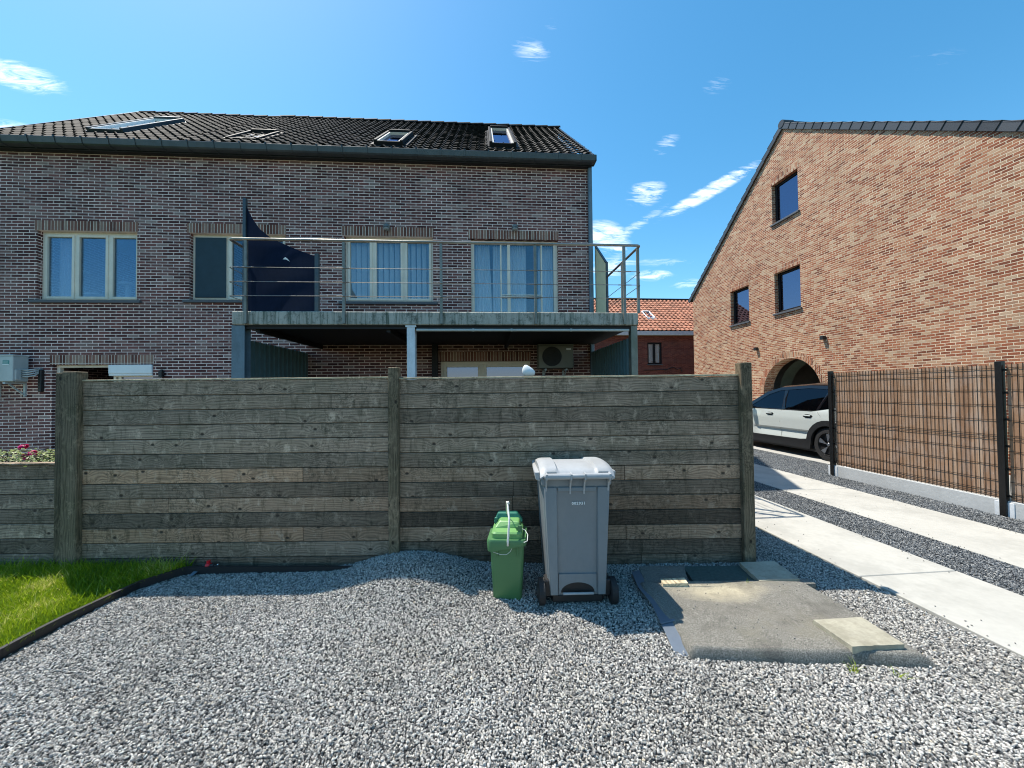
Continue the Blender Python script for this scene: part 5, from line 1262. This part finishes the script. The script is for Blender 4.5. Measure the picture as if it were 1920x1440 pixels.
# ---------------------------------------------------------------- car
CX, CY = 8.82, 7.05; HWD = .92
car = thing('parked_car', 'pale sage crossover car with a black roof parked in front of the arch', 'car', (CX, CY+2.2, .016))
Z0 = .016
def hw(s, z):                                   # half width of the body
    q = abs((s-2.15)/2.27); w_ = HWD*(1-.13*q**5)
    if z > 1.03: w_ -= (z-1.03)*.40+((z-1.03)**2)*.15
    elif z > .9: w_ -= (1.03-z)*0-.0
    if z < .45: w_ -= (.45-z)*.10
    if .86 < z < 1.03: w_ -= (z-.86)*.12
    else: w_ -= .0204 if z >= 1.03 else 0
    return w_
def sculpt(s, z):                               # hollow low on the doors
    d = 0
    if .38 < z < .62 and .98 < s < 3.1:
        edge = min(1, (s-.98)/.35, (3.1-s)/.35); top = .60-.0*s
        if z < top: d = .055*edge*max(0, 1-abs(z-.56)/.05) if z > .56 else .055*edge*max(0, 1-(.56-z)/.20)
    return d
def CM(side):
    def f(s, z, w): return Vector((CX+side*(hw(s, z)-sculpt(s, z)-w), CY+s, Z0+z))
    return f
def st(poly, dx=.09, dz=.05):
    xs = [p[0] for p in poly]; zs = [p[1] for p in poly]; out = []
    x = min(xs)+dx/2
    while x < max(xs):
        z = min(zs)+dz/2
        while z < max(zs):
            ins = False
            for i in range(len(poly)):
                (x1, z1), (x2, z2) = poly[i], poly[(i+1) % len(poly)]
                if (z1 > z) != (z2 > z) and x < (x2-x1)*(z-z1)/(z2-z1)+x1: ins = not ins
            if ins: out.append((x, z))
            z += dz
        x += dx
    return out
WR, RW, FWH = .36, .87, 3.57
def archp(c, r, a0, a1, n=12): return [(c+r*cos(a0+(a1-a0)*k/n), WR+r*sin(a0+(a1-a0)*k/n)) for k in range(n+1)]
sil = [(.03, .40), (-.02, .55), (.0, .80), (.05, .98)]
lower = [(.03, .34)]+archp(RW, .44, PI*1.0, PI*.0)[0:]+[(1.40, .36), (3.04, .34)]+archp(FWH, .44, PI, 0)+[(4.25, .34), (4.38, .45), (4.40, .70), (4.30, .86), (3.95, .965), (3.35, 1.035), (2.6, 1.035), (1.25, 1.03), (.85, 1.10), (.30, 1.22), (.12, 1.14), (.03, .98), (-.03, .78), (-.03, .52)]
for side, nm in ((-1, 'l'), (1, 'r')):
    f = CM(side); b = MB(); b.poly(lower, [], f, 0.0, .03, steiner=st(lower)); o = b.build('body_side', M['paint'], car, smooth=True)
    autosmooth(o, 28)
    # black cladding over the arches and sills
    cl = [(.03, .33)]+archp(RW, .50, PI*.98, PI*.04)+[(1.55, .40), (3.0, .38)]+archp(FWH, .50, PI*.96, PI*.02)+[(4.33, .34), (4.30, .22), (3.98, .22)]+archp(FWH, .385, 0, PI)+[(3.1, .20), (1.3, .20)]+archp(RW, .385, 0, PI)+[(.42, .24), (.06, .24)]
    b = MB(); b.poly(cl, [], lambda s, z, w: Vector((CX+side*(hw(s, max(z, .3))-w), CY+s, Z0+z)), -.014, .05, steiner=st(cl)); b.build('wheel_arch_trim', M['cladding'], car)
    # side windows
    gl_ = [(.62, 1.155), (1.22, 1.05), (2.95, 1.05), (3.17, 1.06), (2.62, 1.40), (2.30, 1.50), (1.5, 1.545), (.78, 1.50), (.50, 1.42)]
    b = MB(); b.poly(gl_, [], f, .012, .03, steiner=st(gl_)); b.build('side_window', M['carglass'], car, smooth=True)
    for x_, w_, tilt in ((2.02, .05, .10), (1.12, .03, -.14)):
        pl_ = [(x_-w_, 1.05), (x_+w_, 1.05), (x_+w_+tilt, 1.50), (x_-w_+tilt, 1.50)]; b = MB(); b.poly(pl_, [], f, .004, .02, steiner=[(x_+tilt/2, 1.3)]); b.build('window_pillar', M['glossblack'], car)
    # roof rail of paint above the glass and bright belt line
    up = [(.30, 1.22), (.62, 1.155), (.50, 1.42), (.78, 1.50), (1.5, 1.545), (2.30, 1.50), (2.62, 1.40), (3.17, 1.06), (3.35, 1.035), (3.28, 1.12), (2.70, 1.47), (2.32, 1.575), (1.5, 1.61), (.62, 1.575), (.28, 1.50), (.16, 1.30)]
    b = MB(); b.poly(up, [], f, .0, .03, steiner=[]); b.build('roof_side', M['glossblack'], car)
    b = MB(); b.tube([f(s, 1.047, -.002) for s in (1.25, 1.8, 2.4, 3.0)], .006, 5); b.build('belt_trim', M['cladding'], car)
    # door gaps and handles
    b = MB()
    for line in ([(2.07, 1.03), (2.10, .75), (2.08, .45), (2.09, .36)], [(3.12, 1.0), (3.16, .75), (3.10, .50), (2.98, .37)], [(1.10, 1.02), (1.02, .93), (1.16, .70), (1.30, .55), (1.38, .40)]):
        b.tube([f(s, z, .001) for s, z in line], .0035, 4)
    b.build('door_gap', M['black'], car)
    for s in (1.33, 2.42):
        b = MB(); b.rings([[f(s+.125*cos(a*PI/6)*(1-.1*q), .925+.042*sin(a*PI/6), -.002-.001*q) for a in range(12)] for q in (0, 1)]); hd = b.build('door_handle', M['black'], car)
        b = MB(); b.bar(f(s-.085, .936, -.022), f(s+.085, .936, -.022), .022, .022); b.build('grip', M['paint'], hd, bevel=.006)
    # mirror
    b = MB(); m0 = f(2.98, 1.07, 0); b.rings([[m0+Vector((side*dx, dy, dz)) for dy, dz in ((-.07*q, -.05*q), (.07*q, -.04*q), (.08*q, .05*q), (-.06*q, .07*q))] for dx, q in ((.0, .35), (.06, .5), (.08, 1), (.20, 1.05), (.24, .7))]); b.build('wing_mirror', M['cladding'], car, bevel=.012, seg=2)
    # wheels
    for c in (RW, FWH):
        cx = CX+side*(HWD-.13); o_ = side
        b = MB(); prof_ = [(-.10, .24), (-.105, .31), (-.085, .352), (-.05, .36), (.05, .36), (.085, .352), (.105, .31), (.10, .24)]
        b.rings([[Vector((cx+o_*dx, CY+c+r*cos(a*PI/18), Z0+WR+r*sin(a*PI/18))) for a in range(36)] for dx, r in prof_], cap0=False, cap1=False); wh = b.build('wheel', M['tyre'], car, smooth=True)
        b = MB(); b.rings([[Vector((cx+o_*dx, CY+c+r*cos(a*PI/18), Z0+WR+r*sin(a*PI/18))) for a in range(36)] for dx, r in ((.10, .245), (.108, .238), (.06, .225), (.03, .05))], cap0=False); b.build('rim', M['black'], wh)
        b = MB()
        for k in range(5):
            a0 = 2*PI*k/5+.3
            q = [(.045, a0-.3), (.225, a0-.20), (.228, a0+.26), (.10, a0+.10)]
            b.poly([(r*cos(a), r*sin(a)) for r, a in q], [], lambda y, z, w: Vector((cx+o_*(.098+w), CY+c+y, Z0+WR+z)), 0, -.02)
        b.tube([(cx+o_*.08, CY+c, Z0+WR), (cx+o_*.105, CY+c, Z0+WR)], .035, 12); b.build('spoke', M['alloy'], wh, bevel=.003)
# top skin from tail to nose
topl = [(-.03, .35, 0), (-.05, .55, 0), (-.03, .78, 0), (.03, .98, 0), (.12, 1.14, 1), (.28, 1.50, 2), (.36, 1.60, 2), (.62, 1.615, 2), (1.5, 1.645, 2), (2.32, 1.605, 2), (2.70, 1.49, 1), (3.28, 1.12, 0), (3.36, 1.06, 0), (3.95, 1.00, 0), (4.26, .90, 0), (4.40, .72, 0), (4.42, .45, 3), (4.34, .24, 3), (4.0, .22, 3), (.3, .22, 3), (-.02, .28, 3), (-.03, .35, 3)]
mats_ = {0: 'paint', 1: 'carglass', 2: 'glossblack', 3: 'cladding'}; nm_ = {0: 'body_shell', 1: 'windscreen', 2: 'roof', 3: 'bumper'}
for key in (0, 1, 2, 3):
    b = MB()
    for (s0, z0, m0), (s1, z1, _) in zip(topl, topl[1:]):
        if m0 != key: continue
        def ff(u, v):
            s = s0+(s1-s0)*v; z = z0+(z1-z0)*v; w_ = hw(s, min(z, 1.6))-.012; x = (2*u-1)*w_
            cr = .035*(1-(2*u-1)**2)
            vert = abs(z1-z0)/(abs(z1-z0)+abs(s1-s0)+1e-6)
            return Vector((CX+x, CY+s+(-cr if s < 1 else cr)*vert*1.5, Z0+z+cr*(1-vert)-(.03*max(0, abs(2*u-1)-.85)/.15 if z > .9 else 0)))
        b.grid(ff, 16, 3)
    b.build(nm_[key], M[mats_[key]], car, smooth=True, merge=True)
for side in (-1, 1):
    b = MB(); b.box(CX+side*.62, CX+side*.86, CY-.055, CY+.10, .78, .93) ; b.box(CX+side*.74, CX+side*.84, CY-.02, CY+.15, .93, 1.25); b.build('tail_light', M['red'], car, bevel=.02)
    b = MB(); b.box(CX+side*.60, CX+side*.87, CY+4.20, CY+4.385, .74, .84); b.build('headlight', M['skyglass'], car, bevel=.02)
b = MB(); b.box(CX-.7, CX+.7, CY+.5, CY+3.9, .30, .95); b.box(CX-.86, CX+.86, CY+.35, CY+4.0, .17, .30); b.build('floor_pan', M['cladding'], car)
b = MB(); ctr = Vector((CX-.38, CY+2.62, Z0+1.02)); b.tube([ctr+Vector((.18*cos(a*PI/10), -.05*sin(a*PI/10), .17*sin(a*PI/10))) for a in range(21)], .014, 6, caps=False); b.tube([ctr, ctr+Vector((0, .3, -.1))], .03, 6); b.build('steering_wheel', M['black'], car)
for sx in (-.38, .38):
    b = MB(); b.box(CX+sx-.24, CX+sx+.24, CY+1.95, CY+2.10, .6, 1.22); b.box(CX+sx-.13, CX+sx+.13, CY+1.93, CY+2.02, 1.24, 1.40); b.build('seat', M['cladding'], car, bevel=.03)
# charging cable
sp_ = CM(-1)(.52, .93, 0)
cb_ = thing('charging_cable', 'white charging cable with a black plug hanging from the rear flank of the sage car', 'cable', (sp_.x, sp_.y, Z0))
b = MB(); b.box(sp_.x-.012, sp_.x+.004, sp_.y-.13, sp_.y+.10, sp_.z-.16, sp_.z+.10); b.tube([sp_, sp_+Vector((-.10, -.01, .0)), sp_+Vector((-.16, -.03, -.05))], [.035, .03, .022], 10); b.build('plug', M['blackplastic'], cb_, bevel=.006)
b = MB(); e = sp_
P_ = [e+Vector((-.15, -.02, -.04)), e+Vector((-.19, .05, -.12)), e+Vector((-.17, .13, -.22)), e+Vector((-.15, .10, -.45)), e+Vector((-.16, -.03, -.70)), e+Vector((-.22, -.12, -.86)), Vector((e.x-.30, e.y-.3, .035)), Vector((e.x-.34, e.y-1.2, .03))]
Q_ = []
for i in range(len(P_)-1):
    p0, p1, p2, p3 = P_[max(0, i-1)], P_[i], P_[i+1], P_[min(len(P_)-1, i+2)]
    for k in range(6):
        q = k/6; Q_.append(.5*((2*p1)+(p2-p0)*q+(2*p0-5*p1+4*p2-p3)*q*q+(3*p1-p0-3*p2+p3)*q**3))
b.tube(Q_+[P_[-1]], .009, 8); b.build('lead', M['white'], cb_, smooth=True)

for tg in (car, cb_):                      # grown a little to the height it has beside the fence post
    k = Vector((1.0, 1.09, 1.09)); c = Vector((CX-HWD, CY+RW, Z0)); l = Vector(tg.location)
    tg.scale = k; tg.location = Vector((c.x+(l.x-c.x)*k.x, c.y+(l.y-c.y)*k.y, c.z+(l.z-c.z)*k.z))
# loose chips strayed onto the concrete strips and the mat
b = MB(); rr = random.Random(77)
def chip(p, r):
    ax = [Vector((rr.uniform(-1, 1), rr.uniform(-1, 1), rr.uniform(-1, 1))).normalized() for _ in range(2)]; u = ax[0]; v = u.cross(ax[1]).normalized(); w_ = u.cross(v)
    k = b.add([p+u*r, p-u*r, p+v*r*.75, p-v*r*.75, p+w_*r*.6, p-w_*r*.6])
    for f in ((0, 2, 4), (2, 1, 4), (1, 3, 4), (3, 0, 4), (2, 0, 5), (1, 2, 5), (3, 1, 5), (0, 3, 5)): b.face([k+i for i in f])
for x0, x1 in ((3.38, 4.34), (5.02, 6.16)):
    for i in range(150):
        e = abs(rr.gauss(0, .07)); x = x0+e if rr.random() < .5 else x1-e
        if rr.random() < .12: x = rr.uniform(x0, x1)
        chip(Vector((x, rr.uniform(1.0, 9), .017)), rr.uniform(.005, .009))
for i in range(60):
    p = matf(rr.uniform(.05, .95), rr.uniform(.02, .93)); chip(p+Vector((0, 0, .004)), rr.uniform(.004, .008))
tag(b.build('loose_gravel', M['gravelloose'] if 'gravelloose' in M else simple('loose_chip', (.24, .23, .21), .8, var=.5, nscale=60)), 'stray gravel chips lying on the concrete strips and the felt mat', 'gravel', kind='stuff')
